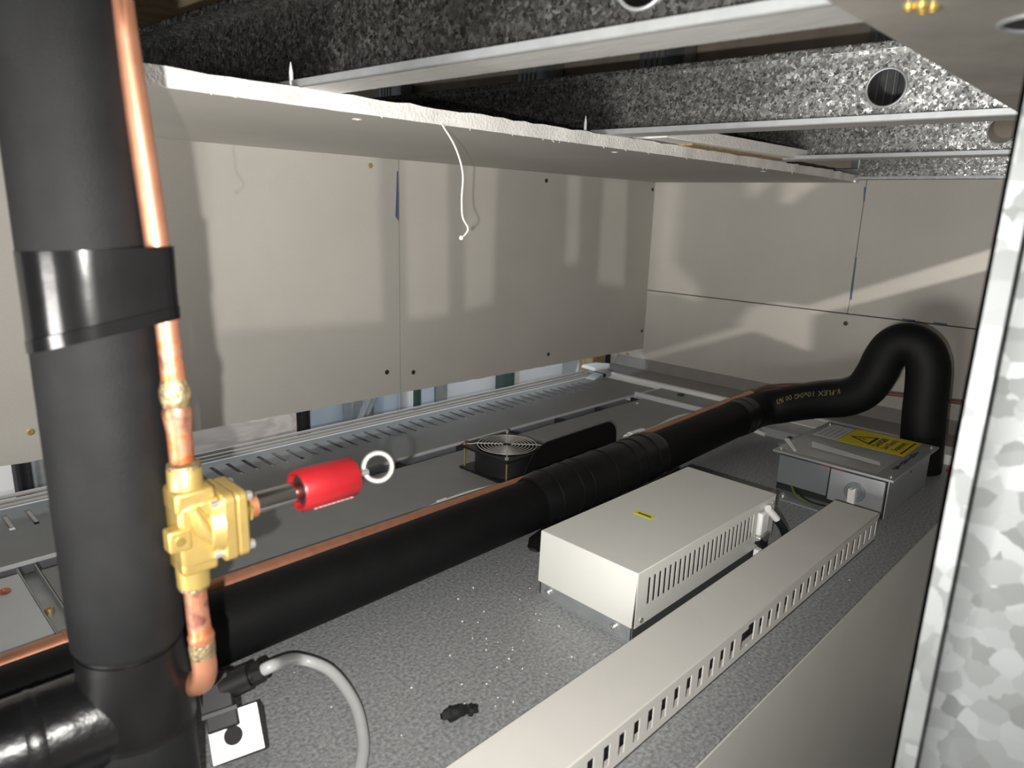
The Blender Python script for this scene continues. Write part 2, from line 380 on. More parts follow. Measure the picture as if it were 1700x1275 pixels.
# --- back wall
wb_ = sempty('wall_back', (XB, 0.8, -0.02), 'grey plasterboard wall at the far end with open joints')
G = 0.0013
def back_board(y0, y1, z0, z1):
    return build(MB().box((XB, y0, z0), (XB + 0.0125, y1, z1)), 'board', PB, wb_, bevel=0.0006, smooth=False, seg=1)
bl = back_board(-0.19, 1.42, -0.02, 0.2625 - G)
bul = back_board(0.6625 + G * 0.6, 1.42, 0.2625 + G, 0.602)
bur = back_board(-0.19, 0.6625 - G * 0.6, 0.2625 + G, 0.602)
build(MB().box((XB + 0.013, -0.19, -0.02), (XB + 0.03, 1.5, 0.6)), 'backing', DARK, wb_, smooth=False)
screw(bl, (XB, 0.663, 0.237), (-1, 0, 0), SCREWD, 0.006, h=0.0015); screw(bl, (XB, 1.35, 0.043), (-1, 0, 0), SCREWG, 0.006)
for y0, z0, y1, z1 in ((0.6605, 0.41, 0.6585, 0.30), (0.664, 0.585, 0.662, 0.55)):
    build(MB().prism([(XB - 0.0004, y0 + 0.003, z0), (XB - 0.0004, y0 - 0.001, z0), (XB - 0.0004, y1 - 0.002, z1), (XB - 0.0004, y1 + 0.002, z1)], (0.0003, 0, 0)), 'pencil_mark', INKB, bur, smooth=False)
for y in (0.50, 0.43):
    build(MB().box((XB - 0.0004, y, 0.2632), (XB - 0.0001, y + 0.03, 0.2675)), 'pencil_mark', INKB, bur, smooth=False)
# sloping flashing at the foot of the back wall
struct(build(MB().prism([(1.765, 0.2, -0.005), (1.80, 0.2, 0.006), (1.905, 0.2, 0.006), (XB, 0.2, 0.036), (XB, 0.2, -0.02), (1.765, 0.2, -0.02)], (0, 1.19, 0)), 'trim_1', M('grey_flashing', (0.26, 0.25, 0.24), 0.55, 0.2), smooth=False),
       'grey metal flashing along the foot of the back wall')
struct(build(MB().box((1.738, 0.26, -0.02), (1.756, 1.30, 0.017)), 'trim_2', WHTB, bevel=0.002), 'white plastic edge strip across the far end of the panels')

# --- ceiling sheet with rough white cut edge
cs = MB(); n = 90; bot, top = [], []
for k in range(n + 1):
    x = 0.205 + (1.925 - 0.205) * k / n
    y = 0.709 - 0.028 * k / n
    zd = -0.004 * max(0, (k / n - 0.75) / 0.25) ** 2
    bot.append(Vector((x, y + random.uniform(-0.0015, 0.0015), ZC + zd))); top.append(Vector((x, y + random.uniform(-0.003, 0.002), ZC + TS + zd + random.uniform(-0.0012, 0.0012))))
o = 0; cs.v = bot + top
for k in range(n): cs.f.append((k, k + 1, n + 1 + k + 1, n + 1 + k))
edge_mb = cs
edge_under = MB(); edge_under.v = [v.copy() for v in bot] + [Vector((v.x, YL, ZC)) for v in bot]
for k in range(n): edge_under.f.append((k, k + 1, n + 1 + k + 1, n + 1 + k))
edge_top = MB(); edge_top.v = [v.copy() for v in top] + [Vector((v.x, YL, ZC + TS)) for v in top]
for k in range(n): edge_top.f.append((k, k + 1, n + 1 + k + 1, n + 1 + k))
ends = MB().add([bot[0], (bot[0].x, YL, ZC), (bot[0].x, YL, ZC + TS), top[0]], [(0, 1, 2, 3)]).add([bot[-1], (bot[-1].x, YL, ZC), (bot[-1].x, YL, ZC + TS), top[-1]], [(0, 1, 2, 3)])
ce = sempty('ceiling', (1.0, 1.0, ZC), 'plasterboard ceiling sheet with rough white cut edge under the joists')
me_full = MB(); 
for q in (edge_under, edge_top, ends): me_full.add(q.v, q.f)
build(me_full, 'sheet_faces', PB, ce, smooth=False)
build(edge_mb, 'cut_edge', GYP, ce)
# torn paper strands along the lower arris
tp = MB()
for k in range(26):
    i = random.randrange(n); p = bot[i]; tp.tube([p + Vector((0, 0.0005, 0.0008)), p + Vector((random.uniform(-.004, .006), -0.001, -random.uniform(0.0005, 0.003)))], 0.0005, 5)
for x, y in ((0.392, 0.722), (0.876, 0.72)): build(MB().tube([(x, y, ZC + TS - 0.004), (x, y, ZC + TS + 0.016), (x, y, ZC + TS + 0.026)], [0.0022, 0.0022, 0.0004], 8), 'screw_tip', ZINC, ce)
to = build(tp, 'torn_paper', GYP, ce); to['kind'] = 'stuff'
for x, y in ((0.49, 0.75), (0.98, 0.74), (1.50, 0.73)): screw(ce, (x, y, ZC), (0, 0, -1), GYP, 0.006, h=0.0008)
# rear ceiling over the room behind, soffit and rear room
struct(build(MB().box((-1.2, 1.31, 0.618), (3.4, 3.6, 0.64)), 'ceiling_rear', SLAB, smooth=False), 'ceiling of the room behind the left wall')
struct(build(MB().box((-1.2, -1.9, 1.55), (3.4, 3.6, 1.60)), 'ceiling_soffit', SLAB, smooth=False), 'dark soffit high above the joists')
struct(build(MB().box((-1.2, 1.30, -1.05), (3.4, 3.6, -1.0)), 'floor_rear', FLOORM, smooth=False), 'dusty floor of the room behind the left wall')
struct(build(MB().box((-1.2, 3.0, -1.0), (3.4, 3.05, 0.618)), 'wall_rear', WALLW, smooth=False), 'white wall of the room behind, seen through the low gap')
struct(build(MB().box((-1.2, -1.9, -1.05), (3.4, 1.30, -1.0)), 'floor', FLOORM, smooth=False), 'dusty concrete floor far below')
struct(build(MB().box((-0.32, -0.2, 0.52), (-0.30, 3.5, 1.55)), 'wall_light_block', PB, smooth=False), 'added unseen board behind the viewpoint blocking light to the void')  # board added out of view to keep fill light off the void
# upper back wall in the void
struct(build(MB().box((2.13, 0.0, 0.62), (2.15, 3.6, 1.55)), 'wall_upper', BEIGE, smooth=False), 'dim beige boarding at the back of the ceiling void')
struct(build(MB().box((0.2, 1.86, 0.66), (1.15, 1.878, 1.5)), 'wall_plywood', PLY, smooth=False), 'plywood boarding in the upper left corner behind the joist')
struct(build(MB().box((1.94, 0.0, 0.605), (2.04, 3.2, 0.63)), 'trim_3', GALVF, smooth=False), 'floor track carrying the upper studs')

# ================================================================== METAL FRAMING
def cstud(parent_name, base, L, W, D, lip, th, ex, ey, ez, mat, label, cat, group=None, holes=(), HR=0.022):
    """C-section of length L along ez, web W wide along ex, flanges D deep along ey."""
    base = Vector(base); ex, ey, ez = Vector(ex).normalized(), Vector(ey).normalized(), Vector(ez).normalized()
    t = thing(parent_name, base, label, cat, group)
    mb = MB(); cur = 0.0
    for h in sorted(holes):
        a, b = h - W * 0.5, h + W * 0.5
        if a > cur: mb.plate(base + ez * cur, ex, ez, ey, W, a - cur, -th, [])
        mb.disc_hole(base + ez * a, ex, ez, ey, W, b - a, -th, (W * 0.5, h - a), HR, 36)
        cur = b
    if cur < L: mb.plate(base + ez * cur, ex, ez, ey, W, L - cur, -th, [])
    build(mb, 'web', mat, t)
    for h in holes:
        build(MB().torus(base + ez * h + ex * W * 0.5 + ey * 0.0005, ey, HR + 0.0006, 0.0016, 36, 8), 'hole_rim', GALVF, t)
    for s in (0, 1):
        p = base + ex * (W * s); sg = 1 if s == 0 else -1
        m = MB(); m.hexa([p, p + ez * L, p + ez * L + ey * D, p + ey * D], [q + ex * sg * th for q in (p, p + ez * L, p + ez * L + ey * D, p + ey * D)])
        build(m, 'flange', GALVU if mat is GALV and s == 0 else mat, t)
        q0 = p + ey * D; m = MB(); m.hexa([q0, q0 + ez * L, q0 + ez * L + ex * sg * lip, q0 + ex * sg * lip], [q - ey * th for q in (q0, q0 + ez * L, q0 + ez * L + ex * sg * lip, q0 + ex * sg * lip)])
        build(m, 'lip', GALVF if mat is GALV and s == 0 else mat, t)
    return t
ZJ = ZC + TS
def joist(x0, y0, x1, y1, ya, yb, hgt, label, holes_y, D=0.042):
    # line through (x0,y0)-(x1,y1) extended to ya..yb ; opening faces the camera side (-X)
    sl = (x1 - x0) / (y1 - y0); A = Vector((x0 + sl * (ya - y0), ya, ZJ)); B = Vector((x0 + sl * (yb - y0), yb, ZJ))
    ez = (B - A).normalized(); L = (B - A).length
    return cstud('ceiling_joist', A, L, hgt, D, 0.008, 0.0015, (0, 0, 1), Vector((-ez.y, ez.x, 0)), ez, GALV, label, 'joist', 'steel ceiling joists',
                 [(y - ya) / ez.y for y in holes_y])
joist(0.475, 0.18, 0.440, 0.68, 0.176, 1.85, 0.104, 'nearest galvanised ceiling joist crossing the top of the photo', [0.335], 0.046)
joist(0.998, 0.193, 0.950, 0.66, 0.176, 2.2, 0.090, 'second galvanised ceiling joist with one whole round service hole', [0.331], 0.044)
joist(1.505, 0.283, 1.495, 0.63, 0.176, 2.2, 0.090, 'third galvanised ceiling joist showing a hole beside the right post', [0.305], 0.044)
# wall track on top of the back wall
t = thing('wall_track', (1.9, 0.7, 0.602), 'spangled steel track along the top of the back wall', 'track')
build(MB().box((1.905, -0.1, 0.604), (1.9265, 1.28, 0.606)), 'web', GALVF, t)
build(MB().box((1.903, -0.1, 0.602), (1.905, 0.676, 0.655)), 'flange', GALV, t)
build(MB().box((1.899, -0.1, 0.6025), (1.903, 0.676, 0.6085)), 'lip', GALVF, t)
# perimeter track at the top right, close to the camera
t = thing('perimeter_track', (0.6, 0.05, 0.6145), 'dull steel perimeter track overhead in the upper right corner', 'track')
build(MB().box((0.28, -0.02, 0.6145), (1.45, 0.1745, 0.616)), 'web', GALVB, t)
for y in (0.173, -0.02): build(MB().box((0.28, y, 0.616), (1.45, y + 0.0015, 0.66)), 'flange', GALVB, t)
build(MB().torus((0.522, 0.096, 0.6143), (0, 0, 1), 0.021, 0.002, 30, 8), 'hole_rim', GALVF, t)
build(MB()._lathe((0.522, 0.096, 0.6148), (0, 0, -1), [(0, 0.020), (0.0006, 0.020), (0.0007, 0.019)], 24), 'hole', DARK, t)
for x, y, r in ((0.4475, 0.1385, 0.004), (0.4535, 0.135, 0.0035), (0.4555, 0.1405, 0.003), (0.445, 0.1445, 0.003)):
    screw(t, (x, y, 0.6145), (0, 0, -1), BRASSS, r, 'brass_fixing', 0.003)
# the close post on the right: open side of the C faces the camera
cstud('steel_post', (0.482, 0.083, -1.0), 1.61, 0.155, 0.050, 0.012, 0.002, (0, -1, 0), (-1, 0, 0), (0, 0, 1), GALVN,
      'bright galvanised steel post standing close at the right edge', 'post')
# studs in the void
for i, (y0, y1, lab) in enumerate([(1.86, 2.03, 'ribbed steel stud in the void, left one of the pair between joists'), (1.30, 1.47, 'ribbed steel stud in the void, right one of the pair between joists'),
                                   (0.60, 0.75, 'dim steel stud in the void above the second joist hole'), (2.78, 2.95, 'dim steel stud at the left of the ceiling void')]):
    t = thing('void_stud', (2.06, (y0 + y1) / 2, 0.63), lab, 'stud', 'steel studs in the ceiling void')
    build(MB().box((2.05, y0 + (y1 - y0) * 0.42, 0.63), (2.052, y1, 1.54)), 'flange', GALVF, t)
    for k in range(4):
        y = y0 + (y1 - y0) * (0.48 + 0.13 * k); build(MB().tube([(2.05, y, 0.63), (2.05, y, 1.54)], 0.004, 8), 'rib', GALVF, t)
    build(MB().box((2.05, y0, 0.63), (2.12, y0 + 0.002, 1.54)), 'web', GALVF, t)
    build(MB().box((2.118, y0, 0.63), (2.12, y1, 1.54)), 'rear_flange', GALVF, t)

# partition on the right, out of the frame, added as a light mask to shape the patches
YP = -0.20
def to_gobo(p):
    p = Vector(p); W = GOBO_BACK if p.x > XB - 0.001 else GOBO_LEFT; k = (YP - W.y) / (p.y - W.y); q = W + (p - W) * k; return (q.x, q.z)
back = lambda y, z: (XB, y, z)
left = lambda x, z: (x, YL, z)
OPEN = [
    [back(1.353, 0.024), back(0.30, 0.482), back(0.30, 0.428), back(1.375, -0.004)],
    [back(1.289, 0.60), back(1.20, 0.60), back(1.20, 0.36), back(1.105, 0.285), back(1.10, 0.235), back(1.20, 0.26), back(1.285, 0.25)],
    [back(0.983, 0.195), back(0.945, 0.25), back(0.856, 0.275), back(0.753, 0.27), back(0.745, 0.145), back(0.90, 0.175)],
    [back(0.999, 0.61), back(0.905, 0.61), back(0.985, 0.536)],
    [back(0.890, 0.61), back(0.765, 0.61), back(0.868, 0.53), back(0.89, 0.546)],
    [left(0.05, 0.62), left(0.44, 0.62), left(0.44, 0.27), left(0.05, 0.285)],
    [left(0.53, 0.62), left(0.89, 0.62), left(0.90, 0.252), left(0.53, 0.265)],
    [left(0.955, 0.62), left(1.08, 0.62), left(1.09, 0.25), left(0.965, 0.25)],
    [left(1.13, 0.62), left(1.24, 0.62), left(1.235, 0.27), left(1.14, 0.258)],
    [left(1.50, 0.60), left(1.56, 0.60), left(1.57, 0.36), left(1.51, 0.36)],
    [left(1.66, 0.60), left(1.78, 0.60), left(1.80, 0.28), left(1.66, 0.30)],
]
def gobo():
    from mathutils.geometry import delaunay_2d_cdt
    polys = [[Vector(to_gobo(p)) for p in P] for P in OPEN]
    vs = [Vector(q) for q in ((-1.2, -1.0), (2.13, -1.0), (2.13, 1.55), (-1.2, 1.55))]; es = [(0, 1), (1, 2), (2, 3), (3, 0)]
    for P in polys:
        o = len(vs); vs += P; es += [(o + i, o + (i + 1) % len(P)) for i in range(len(P))]
    V2, _, F2, *_r = delaunay_2d_cdt(vs, es, [], 0, 1e-6)
    def inside(c, P):
        r = False
        for i in range(len(P)):
            a, b = P[i], P[i - 1]
            if (a.y > c.y) != (b.y > c.y) and c.x < (b.x - a.x) * (c.y - a.y) / (b.y - a.y) + a.x: r = not r
        return r
    mb = MB()
    for f in F2:
        c = sum((V2[i] for i in f), Vector((0, 0))) / len(f)
        if any(inside(c, P) for P in polys): continue
        mb.prism([(V2[i].x, YP, V2[i].y) for i in f], (0, -0.006, 0))
    return mb
struct(build(gobo(), 'wall_gobo', PB, smooth=False), 'added unseen partition to the right of the cabinet with gaps in its boards')

struct(build(MB().box((1.26, -1.9, -1.0), (1.27, YP - 0.006, 1.5)), 'wall_lamp_divider', PB, smooth=False), 'added unseen divider between the two lamps behind the right partition')  # divider added so neither lamp shines through the other's openings
# ================================================================== CABINET AND PANELS
cab = thing('refrigerated_cabinet', (0.8, 0.6, -1.0), 'long grey metal cabinet whose speckled top carries the boxes and pipe', 'cabinet')
build(MB().box((-0.6, 0.256, -0.004), (1.735, 0.8655, 0.0)), 'top_sheet', CABTOP, cab, bevel=0.0012)
build(MB().box((-0.6, 0.2555, -0.418), (1.735, 0.262, -0.0045)), 'side_panel', CABSIDE, cab, bevel=0.001)
build(MB().box((-0.6, 0.2575, -1.0), (1.735, 0.264, -0.422)), 'side_panel', CABSIDE, cab, bevel=0.001)
build(MB().box((-0.6, 0.268, -0.99), (1.735, 1.27, -0.06)), 'carcass', GALVF, cab, smooth=False)
build(MB().box((-0.6, 0.868, -0.06), (1.735, 1.30, -0.055)), 'recess_floor', M('recess_sheet', (0.32, 0.33, 0.34), 0.5, 0.1), cab, smooth=False)
# dust and grit on the cabinet top
gr = MB()
for k in range(90):
    if k < 36: x, y = random.gauss(0.52, 0.07), random.gauss(0.50, 0.05)
    else: x, y = random.uniform(0.25, 1.6), random.uniform(0.27, 0.66)
    if (0.62 < x < 1.03 and 0.39 < y < 0.57) or y > 0.64 or 0.295 < y < 0.385 or (1.19 < x and 0.30 < y): continue
    r = random.uniform(0.0003, 0.0010); gr.obox((x, y, r * 0.5), (Vector((math.cos(k), math.sin(k), 0)), Vector((-math.sin(k), math.cos(k), 0)), Z_), (r, r * random.uniform(.4, 1), r * 0.5))
g = build(gr, 'plaster_grit', GYP, smooth=False); tag(g, 'scattered white plaster grit on the cabinet top', 'grit'); g['kind'] = 'stuff'

# slotted panel
def slotted(x0, x1, xs, label):
    t = thing('slotted_panel', ((x0 + x1) / 2, 1.19, 0.0), label, 'panel')
    y0, y1 = 1.086, 1.300; hs = []
    for x in xs: hs.append((x - 0.004 - x0, x + 0.004 - x0, 1.207 - y0, 1.275 - y0))
    build(MB().plate((x0, y0, 0.008), X_, Y_, Z_, x1 - x0, y1 - y0, 0.002, hs), 'sheet', PANEL, t)
    build(MB().box((x0, y0 - 0.0015, 0.004), (x1, y0, 0.0105)), 'front_lip', PANELL, t, bevel=0.0005)
    return t
xs = [0.1985 - 0.0313 * k for k in range(0, 14)] + [0.43 + 0.0311 * k for k in range(0, 38)]
slotted(-0.5, 1.70, sorted(xs + [0.2298, 0.2611, 0.2924, 0.324, 0.36, 0.395]), 'grey sheet metal panel with a row of narrow slots')
t = thing('edge_profile', (0.6, 1.34, -0.02), 'ribbed white edge profile behind the slotted panel', 'profile')
build(MB().box((-0.6, 1.302, -0.025), (1.72, 1.37, 0.0005)), 'body', PROF, t, bevel=0.001)
for y, z, r in ((1.3145, 0.0025, 0.0045), (1.332, 0.0035, 0.003), (1.347, 0.005, 0.0035), (1.364, 0.0075, 0.004)):
    build(MB().tube([(-0.6, y, z), (1.715, y, z)], r, 8), 'rib', PROF if y > 1.32 else WHTB, t)
ec = thing('profile_end_clip', (1.70, 1.29, 0.01), 'dark metal clip at the far end of the white profile', 'clip')
build(MB().prism([(1.64, 1.262, 0.010), (1.725, 1.262, 0.010), (1.725, 1.262, 0.026), (1.70, 1.262, 0.026)], (0, 0.035, 0)), 'wedge', GALVF, ec)
build(MB().tube([(1.69, 1.26, 0.018), (1.69, 1.30, 0.018)], 0.006, 10), 'pin', DARK, ec)
cl = build(MB().prism([(1.70, 1.31, 0.020), (1.76, 1.30, 0.020), (1.80, 1.33, 0.020), (1.77, 1.37, 0.020), (1.71, 1.375, 0.020)], (0.01, 0, 0.009)), 'white_foam_blob', WHTB, bevel=0.006, seg=3)
tag(cl, 'white foam lump at the far end of the profile', 'foam')

# lower smooth panels
t = thing('cover_panel', (0.9, 0.96, 0.0), 'smooth grey cover panel under the small fan', 'panel')
build(MB().box((0.170, 0.869, 0.001), (1.605, 1.056, 0.004)), 'sheet', PANEL, t, bevel=0.0006)
build(MB().box((0.170, 0.8665, -0.003), (1.605, 0.869, 0.0065)), 'near_lip', PANELL, t)
build(MB().box((1.600, 0.868, 0.004), (1.605, 1.086, 0.017)), 'end_lip', PANELL, t)
screw(t, (1.54, 1.035, 0.004), (0, 0, 1), SCREWM, 0.006); screw(t, (0.187, 0.977, 0.004), (0, 0, 1), SCREWG, 0.007, h=0.004)
t = thing('cover_panel', (0.0, 0.96, 0.0), 'pale smooth cover panel at the left edge with a rusty screw', 'panel')
build(MB().box((-0.55, 0.869, 0.001), (0.146, 1.065, 0.004)), 'sheet', PANELL, t, bevel=0.0006)
build(MB().box((-0.55, 0.8665, -0.003), (0.170, 0.869, 0.0065)), 'near_lip', WHTB, t)
screw(t, (0.122, 1.022, 0.004), (0, 0, 1), COPH, 0.008, h=0.003)
t = thing('support_channel', (0.158, 0.97, -0.03), 'dark steel channel between the two smooth cover panels', 'channel')
build(MB().box((0.147, 0.868, -0.012), (0.169, 1.085, -0.010)), 'web', GALVF, t)
build(MB().box((0.147, 0.868, -0.030), (0.1485, 1.085, 0.003)), 'flange', GALVF, t)
build(MB().box((0.1675, 0.868, -0.030), (0.169, 1.085, 0.003)), 'flange', GALVF, t)
screw(t, (0.157, 0.958, -0.010), (0, 0, 1), SCREWG, 0.0055, h=0.006)
t = thing('end_plate', (1.67, 0.97, 0.0), 'narrow grey plate between cover panel and white strip', 'panel')
build(MB().box((1.607, 0.868, 0.0), (1.737, 1.086, 0.006)), 'sheet', PANEL, t, bevel=0.0006)
build(MB().box((1.70, 0.995, 0.006), (1.715, 1.01, 0.010)), 'clip', SCREWD, t)
t = thing('support_rail', (0.9, 1.07, -0.03), 'dark notched rail in the gap below the slotted panel', 'rail')
build(MB().box((0.17, 1.058, -0.03), (1.70, 1.084, -0.028)), 'base', DARK, t)
for k in range(9): build(MB().box((0.30 + 0.16 * k, 1.057, -0.028), (0.31 + 0.16 * k, 1.085, 0.003)), 'web_tab', DARK, t)
for k in range(5): build(MB().box((0.86 + 0.17 * k, 1.066, -0.026), (0.99 + 0.17 * k, 1.074, -0.004)), 'slat', GALVF, t)

# ================================================================== FAN
fx, fy, FZ0, FZ1 = 0.925, 0.9155, 0.0042, 0.052
t = thing('cooling_fan', (fx, fy, FZ0), 'small square black fan with chrome wire guard on the cover panel', 'fan')
def fan_flange(z): 
    m = MB(); S = 0.0655; R = 0.060
    m.disc_hole((fx - S, fy - S, z), X_, Y_, Z_, 2 * S, 2 * S, 0.004, (S, S), R, 40); return m
build(fan_flange(FZ0), 'frame_flange', BLK, t); build(fan_flange(FZ1 - 0.004), 'frame_flange', BLK, t)
m = MB(); k = 40; o = len(m.v)
for z in (FZ0 + 0.004, FZ1 - 0.004):
    for R in (0.0602, 0.0625):
        for i in range(k): a = 2 * math.pi * i / k; m.v.append(Vector((fx + R * math.cos(a), fy + R * math.sin(a), z)))
for i in range(k):
    j = (i + 1) % k; m.f += [(i, j, 2 * k + j, 2 * k + i), (k + i, 3 * k + i, 3 * k + j, k + j)]
build(m, 'barrel', BLK, t)
build(MB()._lathe((fx, fy, FZ0 + 0.006), Z_, [(0, 0.02), (0.03, 0.02), (0.034, 0.016)], 24), 'hub', BLK, t)
for i in range(7):
    a = 2 * math.pi * i / 7; d = Vector((math.cos(a), math.sin(a), 0)); e = Vector((-math.sin(a), math.cos(a), 0)); c = Vector((fx, fy, FZ0 + 0.022))
    m = MB(); m.hexa([c + d * .02 - e * .009 - Z_ * .009, c + d * .056 - e * .020 - Z_ * .011, c + d * .056 + e * .016 + Z_ * .009, c + d * .02 + e * .007 + Z_ * .007],
                     [c + d * .02 - e * .009 - Z_ * .0075, c + d * .056 - e * .020 - Z_ * .0095, c + d * .056 + e * .016 + Z_ * .0105, c + d * .02 + e * .007 + Z_ * .0085])
    build(m, 'blade', BLK, t)
gd = build(MB().torus((fx, fy, FZ1 + 0.003), Z_, 0.058, 0.0011, 40, 6), 'wire_guard', STEEL, t)
for i in range(7): build(MB().torus((fx, fy, FZ1 + 0.003), Z_, 0.0105 + 0.0068 * i, 0.0009, 36, 6), 'ring', STEEL, gd)
for i in range(4):
    a = math.pi / 4 + i * math.pi / 2; d = Vector((math.cos(a), math.sin(a), 0)); c = Vector((fx, fy, FZ1 + 0.0042))
    build(MB().tube([c + d * 0.008, c + d * 0.060, c + d * 0.070 - Z_ * 0.002, c + d * 0.082 - Z_ * 0.002], 0.0013, 8), 'spoke', STEEL, gd)
for sx in (-1, 1):
    for sy in (-1, 1):
        c = Vector((fx + sx * 0.0585, fy + sy * 0.0585, 0))
        build(MB().tube([c + Z_ * FZ0, c + Z_ * (FZ1 + 0.003)], 0.0016, 8), 'corner_bolt', SCREWG if sx < 0 else STEEL, t)
        build(MB().tube([c + Z_ * (FZ1 + 0.001), c + Z_ * (FZ1 + 0.005)], 0.004, 10), 'bolt_head', COPH if sx < 0 and sy > 0 else STEEL, t)
# black shield
sh = [(0.895, 0.004), (0.905, 0.030), (0.925, 0.056), (0.945, 0.066), (0.965, 0.0705)] + [(1.150, 0.0735)] + [(1.150 + 0.036 * math.sin(math.radians(a)), 0.0375 + 0.036 * math.cos(math.radians(a))) for a in range(15, 91, 15)] + [(1.189, 0.0045)]
o = build(MB().prism([(x, 0.846, z) for x, z in sh], (0, -0.0025, 0)), 'fan_shield', BLKM, bevel=0.0006)
tag(o, 'black sheet metal shield with rounded corner standing beside the fan', 'shield')
# white inline connector and cables behind the long pipe
t = thing('inline_connector', (1.27, 0.853, 0.004), 'white inline cable connector lying behind the long pipe', 'connector')
build(MB()._lathe((1.236, 0.8535, 0.017), Vector((1, -0.05, 0)), [(0, 0.006), (0.001, 0.0085), (0.012, 0.009), (0.014, 0.0115), (0.050, 0.0125), (0.062, 0.012), (0.064, 0.007)], 20), 'barrel', WHTB, t)
build(MB().tube(spline([(1.18, 0.846, 0.008), (1.20, 0.848, 0.013), (1.238, 0.8535, 0.017)]), 0.0045, 10), 'thin_cable', WHTC, t)
build(MB().tube(spline([(1.295, 0.850, 0.017), (1.36, 0.852, 0.016), (1.45, 0.868, 0.014), (1.50, 0.866, 0.014), (1.56, 0.835, 0.018), (1.62, 0.80, 0.02)]), 0.0072, 12), 'thick_cable', WHTC, t)
t = thing('white_cable', (0.74, 0.86, 0.004), 'thin white cable with a joint along the near edge of the cover panel', 'cable')
build(MB().tube(spline([(0.42, 0.815, 0.02), (0.55, 0.835, 0.016), (0.666, 0.852, 0.0125), (0.716, 0.858, 0.0125), (0.78, 0.858, 0.0125), (0.85, 0.842, 0.014), (0.95, 0.80, 0.02)]), 0.0042, 10), 'sheath', WHTC, t)
build(MB().tube([(0.705, 0.857, 0.0125), (0.722, 0.858, 0.0125)], 0.0068, 12), 'joint', WHTC, t)

# ================================================================== LONG INSULATED PIPE WITH S-BEND
t = thing('long_insulated_pipe', (0.8, 0.70, 0.0), 'long black foam insulated pipe lying across the cabinet top', 'pipe')
RL = 0.0405
build(MB().tube([(-0.6, 0.708, 0.0405), (0.0, 0.706, 0.041), (0.4, 0.704, 0.0415), (0.80, 0.704, 0.043), (1.15, 0.703, 0.049), (1.38, 0.703, 0.056), (1.475, 0.702, 0.059)], RL, 40), 'foam_sleeve', FOAMD, t)
sw = build(MB().tube([(0.77, 0.704, 0.046), (0.785, 0.704, 0.0465), (1.10, 0.7035, 0.050), (1.115, 0.7035, 0.050)], [0.0415, 0.0455, 0.0455, 0.0415], 40), 'wrapped_section', TAPED, t)
for k, x in enumerate((0.80, 0.85, 0.88, 0.945, 1.01, 1.04, 1.075)):
    build(MB().torus((x, 0.704, 0.0465 + 0.0035 * (x - 0.78) / 0.32), X_, 0.0456, 0.0012, 40, 6), 'wrap_edge', TAPED, sw)
build(MB().prism([(0.735, 0.668, 0.004), (0.715, 0.652, 0.001), (0.72, 0.640, 0.001), (0.76, 0.640, 0.001), (0.80, 0.652, 0.004), (0.80, 0.668, 0.02)], (0, 0.006, 0.004)), 'tape_flap', TAPED, sw, bevel=0.002)
build(MB().prism([(1.06, 0.655, 0.02), (1.07, 0.648, 0.004), (1.12, 0.646, 0.003), (1.15, 0.652, 0.012), (1.14, 0.66, 0.03)], (0, 0.006, 0.002)), 'tape_flap', TAPED, sw, bevel=0.002)
bend = spline([(1.43, 0.702, 0.058), (1.49, 0.701, 0.060), (1.545, 0.688, 0.066), (1.572, 0.655, 0.076), (1.58, 0.612, 0.092), (1.58, 0.565, 0.108), (1.58, 0.52, 0.122), (1.58, 0.486, 0.147), (1.58, 0.466, 0.188), (1.58, 0.456, 0.222),
               (1.58, 0.441, 0.250), (1.58, 0.416, 0.262), (1.58, 0.390, 0.252), (1.58, 0.374, 0.225), (1.58, 0.368, 0.185), (1.58, 0.364, 0.12), (1.585, 0.360, 0.06), (1.59, 0.357, 0.001)], 7)
sb = build(MB().tube(bend, 0.0405, 40), 's_bend_sleeve', FOAMD, t)
for x in (1.462, 1.485): build(MB().torus((x, 0.702, 0.0585), X_, 0.0412, 0.0016, 40, 6), 'tape_ring', TAPED, t)
build(MB().tube([(1.437, 0.702, 0.0575), (1.49, 0.7015, 0.0600)], 0.0415, 40), 'joint_tape', TAPED, t)
# printed lettering bent round the sleeve, upside down
tm = text_mesh('K-FLEX 10x042 00 36/3', 0.017, (0, 0, 0), X_, Y_, Z_, 0, bold=0.0)
path = [p for p in bend]; arc = [0]
for i in range(1, len(path)): arc.append(arc[-1] + (path[i] - path[i - 1]).length)
def along(s):
    for i in range(1, len(path)):
        if arc[i] >= s:
            k = (s - arc[i - 1]) / (arc[i] - arc[i - 1]); return path[i - 1].lerp(path[i], k), (path[i] - path[i - 1]).normalized()
    return path[-1], (path[-1] - path[-2]).normalized()
S0 = 0.315
def wrap(v):
    p, d = along(S0 - v.x)
    up = (Z_ - d * d.z).normalized(); out = (CAMPOS - p); out = (out - d * out.dot(d) - up * out.dot(up)).normalized()
    a = math.radians(38) - v.y / 0.0405
    return p + (out * math.cos(a) + up * math.sin(a)) * 0.0409
tm.v = [wrap(v) for v in tm.v]
build(tm, 'printed_lettering', INKY, sb, smooth=False)

